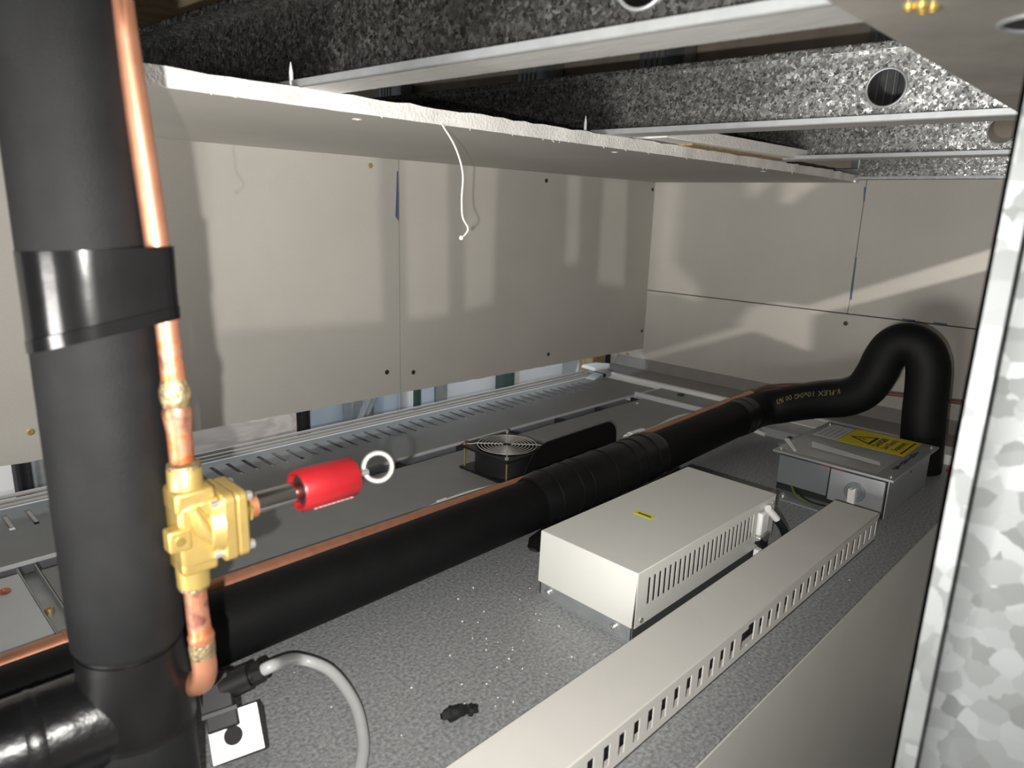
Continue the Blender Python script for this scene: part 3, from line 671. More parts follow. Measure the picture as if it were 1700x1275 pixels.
# copper pipe behind the long pipe
t = thing('copper_pipe', (0.6, 0.757, 0.04), 'long copper pipe running just behind the black insulated pipe', 'pipe')
build(MB().tube(spline([(-0.5, 0.752, 0.060), (0.0, 0.753, 0.0595), (0.3, 0.757, 0.0605), (0.6, 0.757, 0.0575), (0.9, 0.757, 0.0555), (1.3, 0.757, 0.0635), (1.62, 0.757, 0.074)], 4), 0.0108, 20), 'tube', COP, t)
build(MB().tube([(0.132, 0.7535, 0.060), (0.15, 0.7535, 0.0603), (0.175, 0.754, 0.0606)], [0.0125, 0.0128, 0.0125], 20), 'coupling', COPH, t)
build(MB().tube(spline([(1.60, 0.757, 0.074), (1.68, 0.75, 0.082), (1.72, 0.70, 0.092), (1.73, 0.6, 0.105), (1.73, 0.45, 0.118), (1.73, 0.36, 0.124), (1.73, 0.25, 0.13)]), 0.0042, 14), 'end_run', M('dull_copper', (0.17, 0.07, 0.05), 0.6, 0.3), t)

# ================================================================== WHITE POWER BOX
t = thing('power_supply_box', (0.82, 0.485, 0.0), 'white vented metal box with a yellow label on a galvanised tray', 'box')
bx0, bx1, by0, by1, bz = 0.637, 1.000, 0.408, 0.562, 0.0925
tr = build(MB().box((bx0 - 0.002, by0 + 0.001, 0.0), (bx1 + 0.01, by1 - 0.001, 0.0015)), 'base_tray', GALVF, t)
build(MB().box((bx0 + 0.0, by0 + 0.003, 0.0015), (bx0 + 0.0015, by1 - 0.002, 0.021)), 'tray_wall', GALVF, t)
build(MB().box((bx0 + 0.0, by0 + 0.0035, 0.0015), (bx1, by0 + 0.005, 0.021)), 'tray_wall', M('tray_dark', (0.10, 0.105, 0.11), 0.5, 0.5), t)
build(MB().box((bx0 + 0.0, by1 - 0.0035, 0.0015), (bx1, by1 - 0.002, 0.021)), 'tray_wall', GALVF, t)
build(MB().box((bx0, by0, bz - 0.0018), (bx1, by1, bz)), 'lid', WHT, t, bevel=0.0013)
build(MB().hexa([(bx0 - 0.002, by0 + 0.003, 0.020), (bx0 - 0.0005, by0 + 0.003, 0.020), (bx0 - 0.0005, by1, 0.020), (bx0 - 0.002, by1, 0.020)],
                [(bx0, by0 + 0.0005, bz - 0.001), (bx0 + 0.0015, by0 + 0.0005, bz - 0.001), (bx0 + 0.0015, by1, bz - 0.001), (bx0, by1, bz - 0.001)]), 'end_panel', WHT, t)
vent = [(0.0225 + 0.01155 * k, 0.0225 + 0.01155 * k + 0.0052, 0.0235, 0.0595) for k in range(24)]
vent.append((0.306, 0.345, 0.0125, 0.060))
vs = build(MB().plate((bx0 + 0.0005, by0, 0.0195), X_, Z_, Y_, bx1 - bx0 - 0.001, bz - 0.0195 - 0.0010, 0.0007, vent), 'vented_side', WHT, t)
build(MB().box((bx0 + 0.002, by1 - 0.0016, 0.02), (bx1, by1, bz - 0.001)), 'rear_side', WHT, t)
build(MB().box((bx1 - 0.0016, by0 + 0.002, 0.02), (bx1, by1 - 0.002, bz - 0.001)), 'end_panel', WHT, t)
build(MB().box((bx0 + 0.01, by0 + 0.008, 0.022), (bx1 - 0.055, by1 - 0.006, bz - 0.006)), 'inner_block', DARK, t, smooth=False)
screw(t, (bx0 + 0.013, by0, 0.0265), (0, -1, 0), SCREWM, 0.0035); screw(t, (bx1 - 0.008, by0, 0.080), (0, -1, 0), SCREWM, 0.003)
for y in (by1 - 0.018, by0 + 0.028): screw(t, (bx0 - 0.001, y, 0.0105), (-1, 0, 0), SCREWM, 0.0048, h=0.004)
lb = build(MB().box((0.7745, 0.484, bz), (0.7875, 0.514, bz + 0.0003)), 'yellow_label', YELF, t, smooth=False)
build(MB().box((0.7795, 0.488, bz + 0.0003), (0.7825, 0.509, bz + 0.0005)), 'label_print', INK, lb, smooth=False)
# plug and cords at the open end
pl = thing('power_plug', (0.965, 0.412, 0.0), 'white plug with clear collar in the open end of the vented box', 'plug')
build(MB().box((0.947, 0.402, 0.040), (0.972, 0.424, 0.076)), 'body', PAPER, pl, bevel=0.003)
build(MB().box((0.945, 0.400, 0.028), (0.978, 0.418, 0.040)), 'terminal', STEEL, pl, bevel=0.002)
build(MB().tube([(0.966, 0.404, 0.080), (0.984, 0.396, 0.060)], 0.0055, 14), 'clear_collar', M('clear_plastic', (0.75, 0.75, 0.75), 0.15, 0.0), pl)
build(MB().tube(spline([(0.984, 0.396, 0.060), (0.998, 0.389, 0.040), (1.003, 0.383, 0.018), (1.0, 0.378, 0.006), (0.985, 0.374, 0.005)]), 0.006, 14), 'cord', BLK, pl)
build(MB().tube(spline([(0.946, 0.405, 0.034), (0.962, 0.395, 0.016), (0.978, 0.388, 0.007), (0.985, 0.38, 0.0065)]), 0.0062, 14), 'cord', BLK, pl)
build(MB().box((0.938, 0.398, 0.0), (0.958, 0.406, 0.022)), 'latch', WHTB, pl, bevel=0.001)

# ================================================================== SLOTTED TRUNKING
t = thing('cable_trunking', (0.6, 0.34, 0.0), 'long pale grey slotted cable trunking beside the white box', 'trunking')
tx0, tx1, ty0, ty1, tz = -0.45, 1.163, 0.306, 0.3745, 0.047
slots = []
x = 1.153
while x > tx0 + 0.02:
    if not 0.70 < x < 0.735: slots.append((x - 0.0048 - tx0, x + 0.0048 - tx0, 0.0095, 0.0335))
    x -= 0.02345
slots = [s for s in slots if not (1.025 < s[0] + tx0 + 0.0048 < 1.04)]
slots.append((1.0275 - tx0, 1.0365 - tx0, 0.0095, 0.0375))
slots += [(0.705 - tx0, 0.721 - tx0, 0.0095, 0.0325), (0.721 - tx0, 0.737 - tx0, 0.0115, 0.037)]
build(MB().plate((tx0, ty0, 0.0), X_, Z_, Y_, tx1 - tx0, 0.041, 0.0012, slots), 'slotted_side', PVC, t)
build(MB().plate((tx0, ty1 - 0.0018, 0.0), X_, Z_, Y_, tx1 - tx0, 0.041, 0.0018, slots), 'slotted_side', PVC, t)
build(MB().box((tx0, ty0, 0.0), (tx1, ty1, 0.0018)), 'base', PVCI, t)
build(MB().box((tx0, ty0 - 0.0012, tz - 0.002), (tx1, ty1 + 0.0012, tz)), 'lid', PVC, t, bevel=0.0012)
build(MB().box((tx0, ty0 - 0.0015, tz - 0.008), (tx1, ty0 + 0.0002, tz - 0.001)), 'lid_lip', PVC, t, bevel=0.0006)
build(MB().box((tx0, ty1 - 0.0002, tz - 0.008), (tx1, ty1 + 0.0015, tz - 0.001)), 'lid_lip', PVC, t, bevel=0.0006)
for k, (y, z, r, mt_) in enumerate(((0.3185, 0.0115, 0.0075, BLK), (0.343, 0.012, 0.007, GREYC), (0.360, 0.012, 0.006, BLK), (0.3215, 0.0290, 0.0055, BLK))):
    o = build(MB().tube(spline([(tx0, y, z)] + [(tx0 + 0.16 * i, y + random.uniform(-.001, .001), z + random.uniform(-.001, .003)) for i in range(1, 10)] + [(1.10, y, z)], 4), r, 10), 'trunk_cable', mt_)
    tag(o, ['lower black cable inside the slotted trunking', 'grey cable inside the slotted trunking', 'rear black cable inside the slotted trunking', 'upper black cable inside the slotted trunking'][k], 'cable', 'cables in the trunking')

# ================================================================== ISOLATOR BOX
t = thing('isolator_box', (1.37, 0.42, 0.0), 'grey metal isolator box with a yellow danger sticker on its lid', 'box')
lx0, lx1, ly0, ly1, lz = 1.241, 1.511, 0.3125, 0.524, 0.079
build(MB().box((1.258, 0.3225, 0.0), (1.500, 0.514, 0.0745)), 'body', DBG, t, bevel=0.001)
lid = build(MB().box((lx0, ly0, lz - 0.0045), (lx1, ly1, lz)), 'lid', DBG, t, bevel=0.001)
for x, y in ((1.258, 0.322), (1.492, 0.321), (1.495, 0.515), (1.256, 0.514)): screw(lid, (x, y, lz), Z_, SCREWM, 0.0042, h=0.002)
build(MB().box((1.247, 0.4195, 0.016), (1.252, 0.512, 0.0705)), 'front_cover', DBF, t, bevel=0.0008)
c2 = build(MB().box((1.245, 0.3255, 0.012), (1.252, 0.4165, 0.0705)), 'front_cover', DBL, t, bevel=0.0008)
build(MB().box((1.252, 0.3245, 0.0), (1.2585, 0.513, 0.0735)), 'front_cavity', DARK, t, smooth=False)
build(MB().box((1.2475, 0.395, 0.0712), (1.2525, 0.436, 0.0735)), 'red_busbar', RED, t)
build(MB()._lathe((1.245, 0.371, 0.040), (-1, 0, 0), [(0, 0.0175), (0.003, 0.0175), (0.004, 0.016), (0.0035, 0.012), (0.001, 0.011)], 32), 'dial', DBF, c2)
build(MB().prism([(1.2445, 0.366, 0.020), (1.2445, 0.379, 0.022), (1.2445, 0.3795, 0.047), (1.2445, 0.374, 0.0445), (1.2445, 0.3675, 0.0505)], (-0.012, 0, 0)), 'handle', WHTB, c2, bevel=0.001)
build(MB().box((1.205, 0.325, 0.0), (1.258, 0.512, 0.0018)), 'mounting_flange', GALVF, t)
screw(t, (1.225, 0.487, 0.0018), Z_, SCREWM, 0.0055, h=0.004)
build(MB().tube(spline([(1.246, 0.482, 0.016), (1.232, 0.467, 0.008), (1.225, 0.445, 0.005), (1.222, 0.41, 0.007), (1.225, 0.385, 0.012)]), 0.0018, 8), 'earth_wire', GREENC, t)
build(MB().tube(spline([(1.246, 0.477, 0.016), (1.230, 0.455, 0.009), (1.220, 0.43, 0.007), (1.220, 0.39, 0.010)]), 0.0015, 8), 'earth_wire', BLK, t)
build(MB()._lathe((1.38, 0.3225, 0.058), (0, -1, 0), [(0, 0.003), (0.0004, 0.003), (0.0006, 0.002)], 14), 'knockout', INK, t)
# stickers
st = build(MB().box((1.392, 0.341, lz), (1.507, 0.464, lz + 0.0003)), 'danger_sticker', YEL, lid, smooth=False)
def onlid(mb, nm, mt, par=lid): return build(mb, nm, mt, par, smooth=False)
def tri(cx, cy, s, h):
    return [(cx - s / 2, cy - h / 2), (cx + s / 2, cy - h / 2), (cx, cy + h / 2)]
Zs = lz + 0.0004
tcx, tcy = 1.4455, 0.4335
mtri = MB(); A = tri(tcx, tcy, 0.062, 0.048); B = tri(tcx, tcy - 0.002, 0.043, 0.033)
mtri.add([(x, y, Zs) for x, y in A + B], [(0, 1, 4, 3), (1, 2, 5, 4), (2, 0, 3, 5)])
onlid(mtri, 'warning_triangle', INK)
bolt = [(-0.002, 0.012), (0.003, 0.012), (0.0005, 0.003), (0.005, 0.003), (-0.0025, -0.013), (-0.0005, -0.002), (-0.005, -0.002)]
onlid(MB().add([(tcx + x * 0.8, tcy - 0.004 + y * 0.8, Zs) for x, y in bolt], [tuple(range(7))]), 'lightning_bolt', INK)
onlid(text_mesh('DANGER', 0.0175, (1.4475, 0.3935, lz), X_, Y_, Z_, 0.0004, 0.0006, align='CENTER'), 'danger_lettering', INK)
onlid(text_mesh('Live Electric', 0.0155, (1.448, 0.3775, lz), X_, Y_, Z_, 0.0004, 0.0004, align='CENTER'), 'danger_lettering', INK)
onlid(text_mesh('Equipment', 0.0155, (1.448, 0.3605, lz), X_, Y_, Z_, 0.0004, 0.0004, align='CENTER'), 'danger_lettering', INK)
onlid(MB().box((1.402, 0.3485, lz + 0.0003), (1.495, 0.3515, lz + 0.0005)), 'sticker_rule', INK)
onlid(MB().box((1.395, 0.466, lz), (1.500, 0.512, lz + 0.0003)), 'white_sticker', LABELW)
for k in range(4): onlid(MB().box((1.405, 0.472 + 0.010 * k, lz + 0.0003), (1.47 + 0.006 * (k % 3), 0.4735 + 0.010 * k, lz + 0.0005)), 'sticker_print', M('grey_print%d' % k, (0.2, 0.2, 0.2), 0.6))
# marker scrawl along the right edge of the lid
sc_ = MB(); pts = []
for k in range(80):
    x = 1.302 + 0.135 * k / 79; pts.append((x + 0.003 * math.sin(k * 1.3), 0.3305 + 0.0042 * math.sin(k * 0.83) * (0.5 + 0.5 * math.sin(k * 0.21 + 1)), lz + 0.0003))
sc_.tube(pts, 0.0011, 5); onlid(sc_, 'marker_scrawl', INK)
# clear document pouch with paper inside
po = thing('document_pouch', (1.32, 0.43, lz), 'clear plastic document pouch with white paper lying on the isolator lid', 'pouch')
grid = MB(); NX, NY = 12, 16
for s in (0, 1):
    for i in range(NX + 1):
        for j in range(NY + 1):
            u, v = i / NX, j / NY
            x = 1.252 + 0.128 * u; y = 0.343 + 0.180 * v
            e = min(u, 1 - u, v, 1 - v) * 4; h = min(1, e) * (0.004 + 0.0025 * math.sin(7 * u + 3) * math.sin(9 * v)) + 0.007 * max(0, v - 0.82) / 0.18 * (1 - u)
            grid.v.append(Vector((x, y, lz + 0.0006 + (h + 0.0006 if s else h * 0.08))))
W1 = NY + 1; OFS = (NX + 1) * W1
for s in (0, 1):
    for i in range(NX):
        for j in range(NY):
            q = [s * OFS + i * W1 + j, s * OFS + (i + 1) * W1 + j, s * OFS + (i + 1) * W1 + j + 1, s * OFS + i * W1 + j + 1]; grid.f.append(tuple(q))
build(grid, 'film', POUCH, po)
build(MB().add([(1.298, 0.352, lz + 0.0018), (1.302, 0.476, lz + 0.0030), (1.338, 0.490, lz + 0.0035), (1.318, 0.360, lz + 0.0022)], [(0, 1, 2, 3)]), 'folded_paper', PAPER, po, smooth=False)
build(MB().prism([(1.256, 0.490, lz + 0.001), (1.262, 0.488, lz + 0.001), (1.305, 0.522, lz + 0.006), (1.297, 0.527, lz + 0.006)], (0, 0, 0.002)), 'tape_tab', PAPER, po)

# small junction box and white strip beyond it
t = thing('junction_box', (1.61, 0.63, 0.0), 'small grey metal junction box behind the isolator box', 'box')
build(MB().box((1.555, 0.590, 0.0), (1.70, 0.690, 0.0215)), 'body', DBG, t, bevel=0.001)
build(MB().box((1.560, 0.585, 0.0217), (1.70, 0.695, 0.0230)), 'lid', GALVF, t)
screw(t, (1.688, 0.592, 0.0230), Z_, SCREWM, 0.004)
o = build(MB().box((1.632, 0.588, 0.0232), (1.699, 0.683, 0.0250)), 'white_card', PAPER, bevel=0.0003); tag(o, 'white card lying on the small junction box', 'card')
o = build(MB().tube(spline([(1.545, 0.675, 0.006), (1.548, 0.70, 0.008), (1.56, 0.74, 0.010)]), 0.0055, 12), 'white_cable_stub', WHTC); tag(o, 'short white cable stub beside the junction box', 'cable')
o = build(MB().box((1.625, 0.295, 0.0), (1.665, 0.318, 0.003)), 'red_tab', RED, bevel=0.0005); tag(o, 'small red plastic tab at the foot of the bent pipe', 'tab')
o = build(MB().box((1.668, 0.262, 0.0), (1.730, 0.345, 0.022)), 'white_block', WHTB, bevel=0.001); tag(o, 'white block behind the foot of the bent pipe', 'block')

# ================================================================== OFFCUT, STRING
o = build(MB().hexa([(1.0, 0.655, ZJ + 0.003), (1.50, 0.640, ZJ + 0.003), (1.50, 0.80, ZJ + 0.003), (1.0, 0.80, ZJ + 0.003)], [(1.0, 0.652, ZJ + 0.022), (1.50, 0.637, ZJ + 0.022), (1.50, 0.80, ZJ + 0.022), (1.0, 0.80, ZJ + 0.022)]), 'plasterboard_offcut', GYP, bevel=0.001)
tag(o, 'white plasterboard offcut lying on top of the ceiling sheet', 'board')
o = build(MB().box((1.10, 0.668, ZJ), (1.46, 0.80, ZJ + 0.003)), 'timber_packer', TIMB); tag(o, 'thin brown packer squeezed under the plasterboard offcut', 'packer')
t = thing('hanging_string', (0.58, 0.70, 0.46), 'thin white paper thread hanging from the ceiling sheet edge', 'string')
build(MB().tube(spline([(0.579, 0.702, 0.600), (0.600, 0.701, 0.575), (0.612, 0.70, 0.545), (0.611, 0.70, 0.513), (0.613, 0.70, 0.49), (0.622, 0.70, 0.477), (0.620, 0.70, 0.470), (0.611, 0.70, 0.463)]), 0.0012, 8), 'thread', STR, t)
build(MB()._lathe((0.611, 0.70, 0.4665), (0, 0, -1), [(0, 0.001), (0.0015, 0.0026), (0.003, 0.003), (0.005, 0.0024), (0.006, 0.0008)], 10), 'knot', STR, t)
# scrap of black foam
o = MB().tube(spline([(0.385, 0.462, 0.005), (0.398, 0.456, 0.008), (0.412, 0.452, 0.006), (0.420, 0.446, 0.005)], 5), [0.003, 0.005, 0.0065, 0.007, 0.007, 0.0065, 0.007, 0.0065, 0.005, 0.0045, 0.005, 0.006, 0.006, 0.005, 0.0045, 0.003], 8)
for v in o.v: v.z = max(0.0003, v.z + random.uniform(-0.002, 0.002)); v.x += random.uniform(-0.002, 0.002)
o = build(o, 'foam_scrap', FOAM); tag(o, 'small torn scrap of black foam on the cabinet top', 'scrap')

# ================================================================== FOREGROUND VERTICAL PIPE
vx, vy, RV = 0.1275, 0.5035, 0.0365
t = thing('vertical_insulated_pipe', (vx, vy, 0.0), 'thick vertical pipe in grey-black foam with tape bands in the left foreground', 'pipe')
V = lambda z, dx=0, dy=0: (vx + dx, vy + dy, z)
build(MB().tube([V(0.192), V(0.1935), V(0.197), V(0.25), V(0.40), V(0.43)], [RV - 0.007, RV - 0.002, RV, RV, RV, RV], 48), 'foam_sleeve', FOAM, t)
build(MB().tube([V(0.455), V(0.50), V(0.80), V(1.5)], [RV, RV, RV + 0.0005, RV + 0.0005], 48), 'foam_sleeve', FOAM, t)
build(MB().tube([V(0.0), V(0.04), V(0.118), V(0.135)], [RV + 0.003, RV + 0.002, RV + 0.0015, RV - 0.002], 48), 'foam_sleeve', FOAM, t)
lt = build(MB().tube([V(0.123), V(0.1235), V(0.15), V(0.175), V(0.196)], [RV + 0.001, RV + 0.003, RV + 0.0012, RV - 0.002, RV - 0.004], 48), 'lower_tape', TAPED, t)
build(MB().tube([V(0.128), V(0.129), V(0.19)], [RV + 0.0030, RV + 0.0032, RV - 0.002], 48), 'tape_layer', TAPED, lt)
# tape band taking in the copper tube
CX, CY = 0.1605, 0.4705
def hull_ring(z, r1, r2, n=48, ox=0.0):
    a0 = Vector((vx, vy, 0)); a1 = Vector((CX, CY, 0)); d = (a1 - a0); L = d.length; th = math.atan2(d.y, d.x); be = math.acos(max(-1, min(1, (r1 - r2) / L)))
    pts = []
    for k in range(n * 3 // 4 + 1):
        a = th + be + (2 * math.pi - 2 * be) * k / (n * 3 // 4); pts.append(Vector((a0.x + r1 * math.cos(a), a0.y + r1 * math.sin(a), z)))
    for k in range(n // 4 + 1):
        a = th - be + 2 * be * k / (n // 4); pts.append(Vector((a1.x + r2 * math.cos(a), a1.y + r2 * math.sin(a), z)))
    return pts
m = MB(); prev = None; rings = [(0.4695, -0.002), (0.4690, 0.0007), (0.455, 0.0006), (0.44, 0.0005), (0.428, 0.0006), (0.421, 0.0007), (0.4205, 0.0012), (0.4125, 0.0011), (0.412, -0.003)]
for z, e in rings:
    R = hull_ring(z, RV + e, 0.0078 + e); o = len(m.v); m.v += R; k = len(R)
    slope = 0.010
    for i in range(k):
        dd = (m.v[o + i].x - vx) * 0.7 - (m.v[o + i].y - vy) * 0.7
        m.v[o + i].z += slope * dd / 0.04 if z < 0.43 else 0.002 * dd / 0.04
    if prev is not None:
        for i in range(k): m.f.append((prev + i, prev + (i + 1) % k, o + (i + 1) % k, o + i))
    prev = o
build(m, 'tape_band', TAPE, t, angle=28)
# branch at the bottom left, wrapped in shiny tape
br = build(MB().tube(spline([(-0.5, 0.515, 0.132), (-0.1, 0.515, 0.134), (0.02, 0.513, 0.136), (0.085, 0.508, 0.138), (0.125, 0.504, 0.14)], 6), 0.0345, 40), 'branch_sleeve', TAPEB, t)
build(MB().tube(spline([(-0.05, 0.500, 0.106), (0.03, 0.492, 0.112), (0.075, 0.488, 0.118), (0.105, 0.492, 0.125)], 5), [0.012] * 16, 16), 'tape_fold', TAPEB, br)
build(MB().tube([(0.060, 0.510, 0.137), (0.064, 0.5095, 0.137), (0.070, 0.509, 0.137)], [0.0345, 0.0358, 0.0345], 40), 'tape_edge', TAPEB, br)

# copper liquid line with brazed joints (upper and lower tube of the valve)
t = thing('copper_liquid_line', (CX, CY, 0.14), 'bright copper tube strapped to the vertical pipe, brazed above and below the valve', 'pipe')
RC = 0.0072
build(MB().tube(spline([(0.150, 0.4805, 1.5), (0.1515, 0.479, 0.70), (0.1535, 0.477, 0.611), (0.1565, 0.4745, 0.546), (0.1585, 0.4725, 0.50), (0.160, 0.471, 0.46), (0.1612, 0.470, 0.41)], 4), RC, 24), 'upper_tube', COP, t)
build(MB().tube([(0.1612, 0.470, 0.412), (0.1615, 0.4697, 0.40), (0.1618, 0.4695, 0.383)], [RC + 0.0001, RC + 0.0002, RC + 0.0006], 24), 'heated_tube', COPH, t)
build(MB().tube([(0.1618, 0.4695, 0.386), (0.1619, 0.4695, 0.380), (0.162, 0.4694, 0.374), (0.162, 0.4694, 0.369), (0.162, 0.4694, 0.366)], [0.0078, 0.0098, 0.0102, 0.0088, 0.0078], 24), 'braze_joint', SOLD, t)
build(MB().tube([(0.162, 0.4694, 0.368), (0.162, 0.4694, 0.364), (0.1621, 0.4693, 0.358), (0.1622, 0.4692, 0.350), (0.1623, 0.469, 0.326)], [0.0082, 0.0094, 0.0090, 0.0080, 0.0078], 24), 'reducer', COPH, t)
build(MB().tube([(0.1632, 0.4685, 0.238), (0.1636, 0.4682, 0.21), (0.164, 0.4675, 0.20), (0.1642, 0.467, 0.197), (0.1642, 0.467, 0.196), (0.1642, 0.467, 0.192)], [0.0076, 0.0078, 0.0080, 0.0088, 0.0092, 0.0088], 24), 'lower_tube', COPH, t)
build(MB().tube([(0.1642, 0.467, 0.193), (0.1642, 0.467, 0.188), (0.1642, 0.467, 0.182), (0.1642, 0.467, 0.178)], [0.0084, 0.0092, 0.0090, 0.0084], 24), 'braze_joint', SOLD, t)
build(MB().tube(spline([(0.1642, 0.467, 0.181), (0.1645, 0.4665, 0.168), (0.1635, 0.4715, 0.156), (0.160, 0.484, 0.148), (0.155, 0.500, 0.145)], 6), 0.0086, 24), 'elbow', COP, t)

# ================================================================== BRASS SOLENOID VALVE
VX, VY = 0.1625, 0.4670
t = thing('solenoid_valve', (VX, VY, 0.237), 'brass solenoid valve body fixed in the copper line', 'valve')
Ax = lambda a, b, c: (VX + a, VY + b, c)
build(MB()._lathe((VX, VY, 0.309), Z_, [(0, 0.0115), (0.0155, 0.0112), (0.0165, 0.0105)], 24), 'socket', BRASS, t)
build(MB()._lathe((VX, VY, 0.3253), Z_, [(0, 0.0108), (0.0025, 0.0108), (0.004, 0.0085)], 24), 'solder_ring', SOLD, t)
build(MB()._lathe((VX, VY, 0.2375), Z_, [(0, 0.0102), (0.001, 0.011), (0.020, 0.0113)], 24), 'socket', BRASS, t)
build(MB()._lathe((VX, VY, 0.2345), Z_, [(0, 0.0085), (0.0015, 0.0105), (0.0035, 0.0105)], 24), 'solder_ring', SOLD, t)
b = MB().box(Ax(-0.012, -0.0135, 0.296), Ax(0.0145, 0.0135, 0.312)); build(b, 'upper_shoulder', BRASS, t, bevel=0.0028, seg=3)
b = MB().box(Ax(-0.011, -0.0135, 0.251), Ax(0.0135, 0.0135, 0.262)); build(b, 'lower_shoulder', BRASS, t, bevel=0.0028, seg=3)
b = MB().hexa([Ax(-0.011, -0.0135, 0.256), Ax(0.016, -0.0150, 0.258), Ax(0.016, 0.0150, 0.258), Ax(-0.011, 0.0135, 0.256)], [Ax(-0.011, -0.0135, 0.302), Ax(0.016, -0.0155, 0.305), Ax(0.016, 0.0155, 0.305), Ax(-0.011, 0.0135, 0.302)])
bd = build(b, 'body', BRASS, t, bevel=0.003, seg=3)
# diagonal seat rib on the camera-facing side
build(MB().tube([Ax(-0.002, -0.0145, 0.300), Ax(0.004, -0.0155, 0.285), Ax(0.0145, -0.0155, 0.268)], [0.004, 0.007, 0.0045], 14), 'seat_rib', BRASS, t)
build(MB()._lathe(Ax(0.004, -0.0040, 0.281), X_, [(0, 0.012), (0.004, 0.019), (0.012, 0.0215)], 28), 'bonnet_neck', BRASS, t)
b = MB().prism([Ax(0.016, y, z) for y, z in [(a, 0.281 + c) for a, c in rsq(0, 0, 0.043, 0.050, 0.006)]], (0.0085, 0, 0)); build(b, 'flange', BRASS, t, bevel=0.0012)
b = MB().prism([Ax(0.0252, y, z) for y, z in [(a, 0.281 + c) for a, c in rsq(0, 0, 0.042, 0.049, 0.006)]], (0.0085, 0, 0)); build(b, 'bonnet', BRASS, t, bevel=0.0018)
for sy in (-1, 1):
    for sz in (-1, 1):
        c = Vector(Ax(0.0335, sy * 0.0155, 0.281 + sz * 0.0185))
        build(MB()._lathe(c, X_, [(0, 0.0036), (0.004, 0.0036), (0.005, 0.0028), (0.0049, 0.0016), (0.002, 0.0015)], 14), 'cap_screw', STEEL, t)
        build(MB().tube([c - X_ * 0.024, c - X_ * 0.0175], 0.0028, 12), 'screw_tip', STEEL, t)
lg = build(MB().box(Ax(-0.019, -0.016, 0.272), Ax(-0.004, -0.004, 0.288)), 'mounting_lug', BRASS, t, bevel=0.002, seg=3)
build(MB()._lathe(Ax(-0.012, -0.0159, 0.280), (0, -1, 0), [(0, 0.0034), (0.0008, 0.0034), (0.0009, 0.0024)], 14), 'lug_hole', BRASSS, lg)
build(MB()._lathe(Ax(0.0335, 0, 0.284), X_, [(0, 0.0095), (0.006, 0.0088), (0.0065, 0.0105), (0.0085, 0.0105), (0.009, 0.0075)], 6), 'hex_collar', BRASSS, t)
build(MB()._lathe(Ax(0.042, 0, 0.2845), X_, [(0, 0.0092), (0.005, 0.0092)], 20), 'copper_washer', COPH, t)
build(MB()._lathe(Ax(0.046, 0, 0.285), X_, [(0, 0.0080), (0.037, 0.0080), (0.0375, 0.0065), (0.040, 0.0065), (0.0405, 0.0078), (0.043, 0.0078), (0.0435, 0.0055), (0.060, 0.0055)], 24), 'stem_tube', M('chrome_tube', (0.60, 0.58, 0.55), 0.22, 1.0), t)
# red magnet with eye ring, slipped over the stem
t = thing('red_service_magnet', Ax(0.105, 0, 0.266), 'red cylindrical service magnet with an eye ring pushed on the valve stem', 'magnet')
mx0 = 0.0810
build(MB()._lathe(Ax(mx0, 0, 0.2855), X_, [(0.004, 0.0085), (0.004, 0.0115), (0, 0.0140), (0, 0.0158), (0.0015, 0.0168), (0.0475, 0.0168), (0.0490, 0.0155), (0.0490, 0.006)], 14), 'body', RED, t, angle=50)
build(MB()._lathe(Ax(mx0 + 0.003, 0, 0.2855), X_, [(0, 0.0115), (0.001, 0.0115)], 24), 'bore', DARK, t)
build(MB()._lathe(Ax(mx0 + 0.0485, 0, 0.2855), X_, [(0, 0.0062), (0.002, 0.0062), (0.0025, 0.0030), (0.0155, 0.0028)], 18), 'eye_shank', STEEL, t)
ec_ = Vector(Ax(mx0 + 0.0745, 0, 0.2870))
build(MB().torus(ec_, (-0.45, -0.85, 0.25), 0.0118, 0.0022, 36, 10), 'eye_ring', M('grey_ring', (0.5, 0.49, 0.46), 0.4, 0.5), t)
for k in range(9):
    a = math.radians(-112); p = Vector(Ax(mx0 + 0.012 + 0.004 * k, 0.0169 * math.cos(a), 0.2855 + 0.0169 * math.sin(a)))
    build(MB().obox(p, (X_, Vector((0, -math.sin(a), math.cos(a))), Vector((0, math.cos(a), math.sin(a)))), (0.0013, 0.0007, 0.0003)), 'print_mark', M('pink_print%d' % k, (0.7, 0.35, 0.35), 0.6), t)

# ================================================================== LOOSE COIL WITH CABLE
t = thing('solenoid_coil', (0.235, 0.59, 0.0), 'loose black solenoid coil with a bright zinc frame plate on the cabinet top', 'coil')
nz = Vector((-0.40, -0.62, 0.68)).normalized()            # plate faces up toward the viewer
uu = (RIGHT * 0.93 - DOWN * 0.37); uu = (uu - nz * uu.dot(nz)).normalized(); uu = Vector(uu)
ww = nz.cross(uu).normalized()
cc = Vector((0.2150, 0.5470, 0.0330))
PX = lambda a, b, c: cc + uu * a + ww * b + nz * c
pm = MB().disc_hole(PX(-0.022, -0.020, 0.0), uu, ww, nz, 0.044, 0.040, 0.0025, (0.020, 0.019), 0.0080, 30)
build(pm, 'frame_plate', ZINC, t, bevel=0.0003, seg=1)
build(MB().obox(PX(0.0, 0.0, -0.017), (uu, ww, nz), (0.0225, 0.0195, 0.0168)), 'moulding', BLK, t, bevel=0.002)
build(MB()._lathe(PX(-0.002, -0.001, 0.0022), -nz, [(0, 0.0079), (0.001, 0.0079), (0.0012, 0.007)], 24), 'bore', DARK, t)
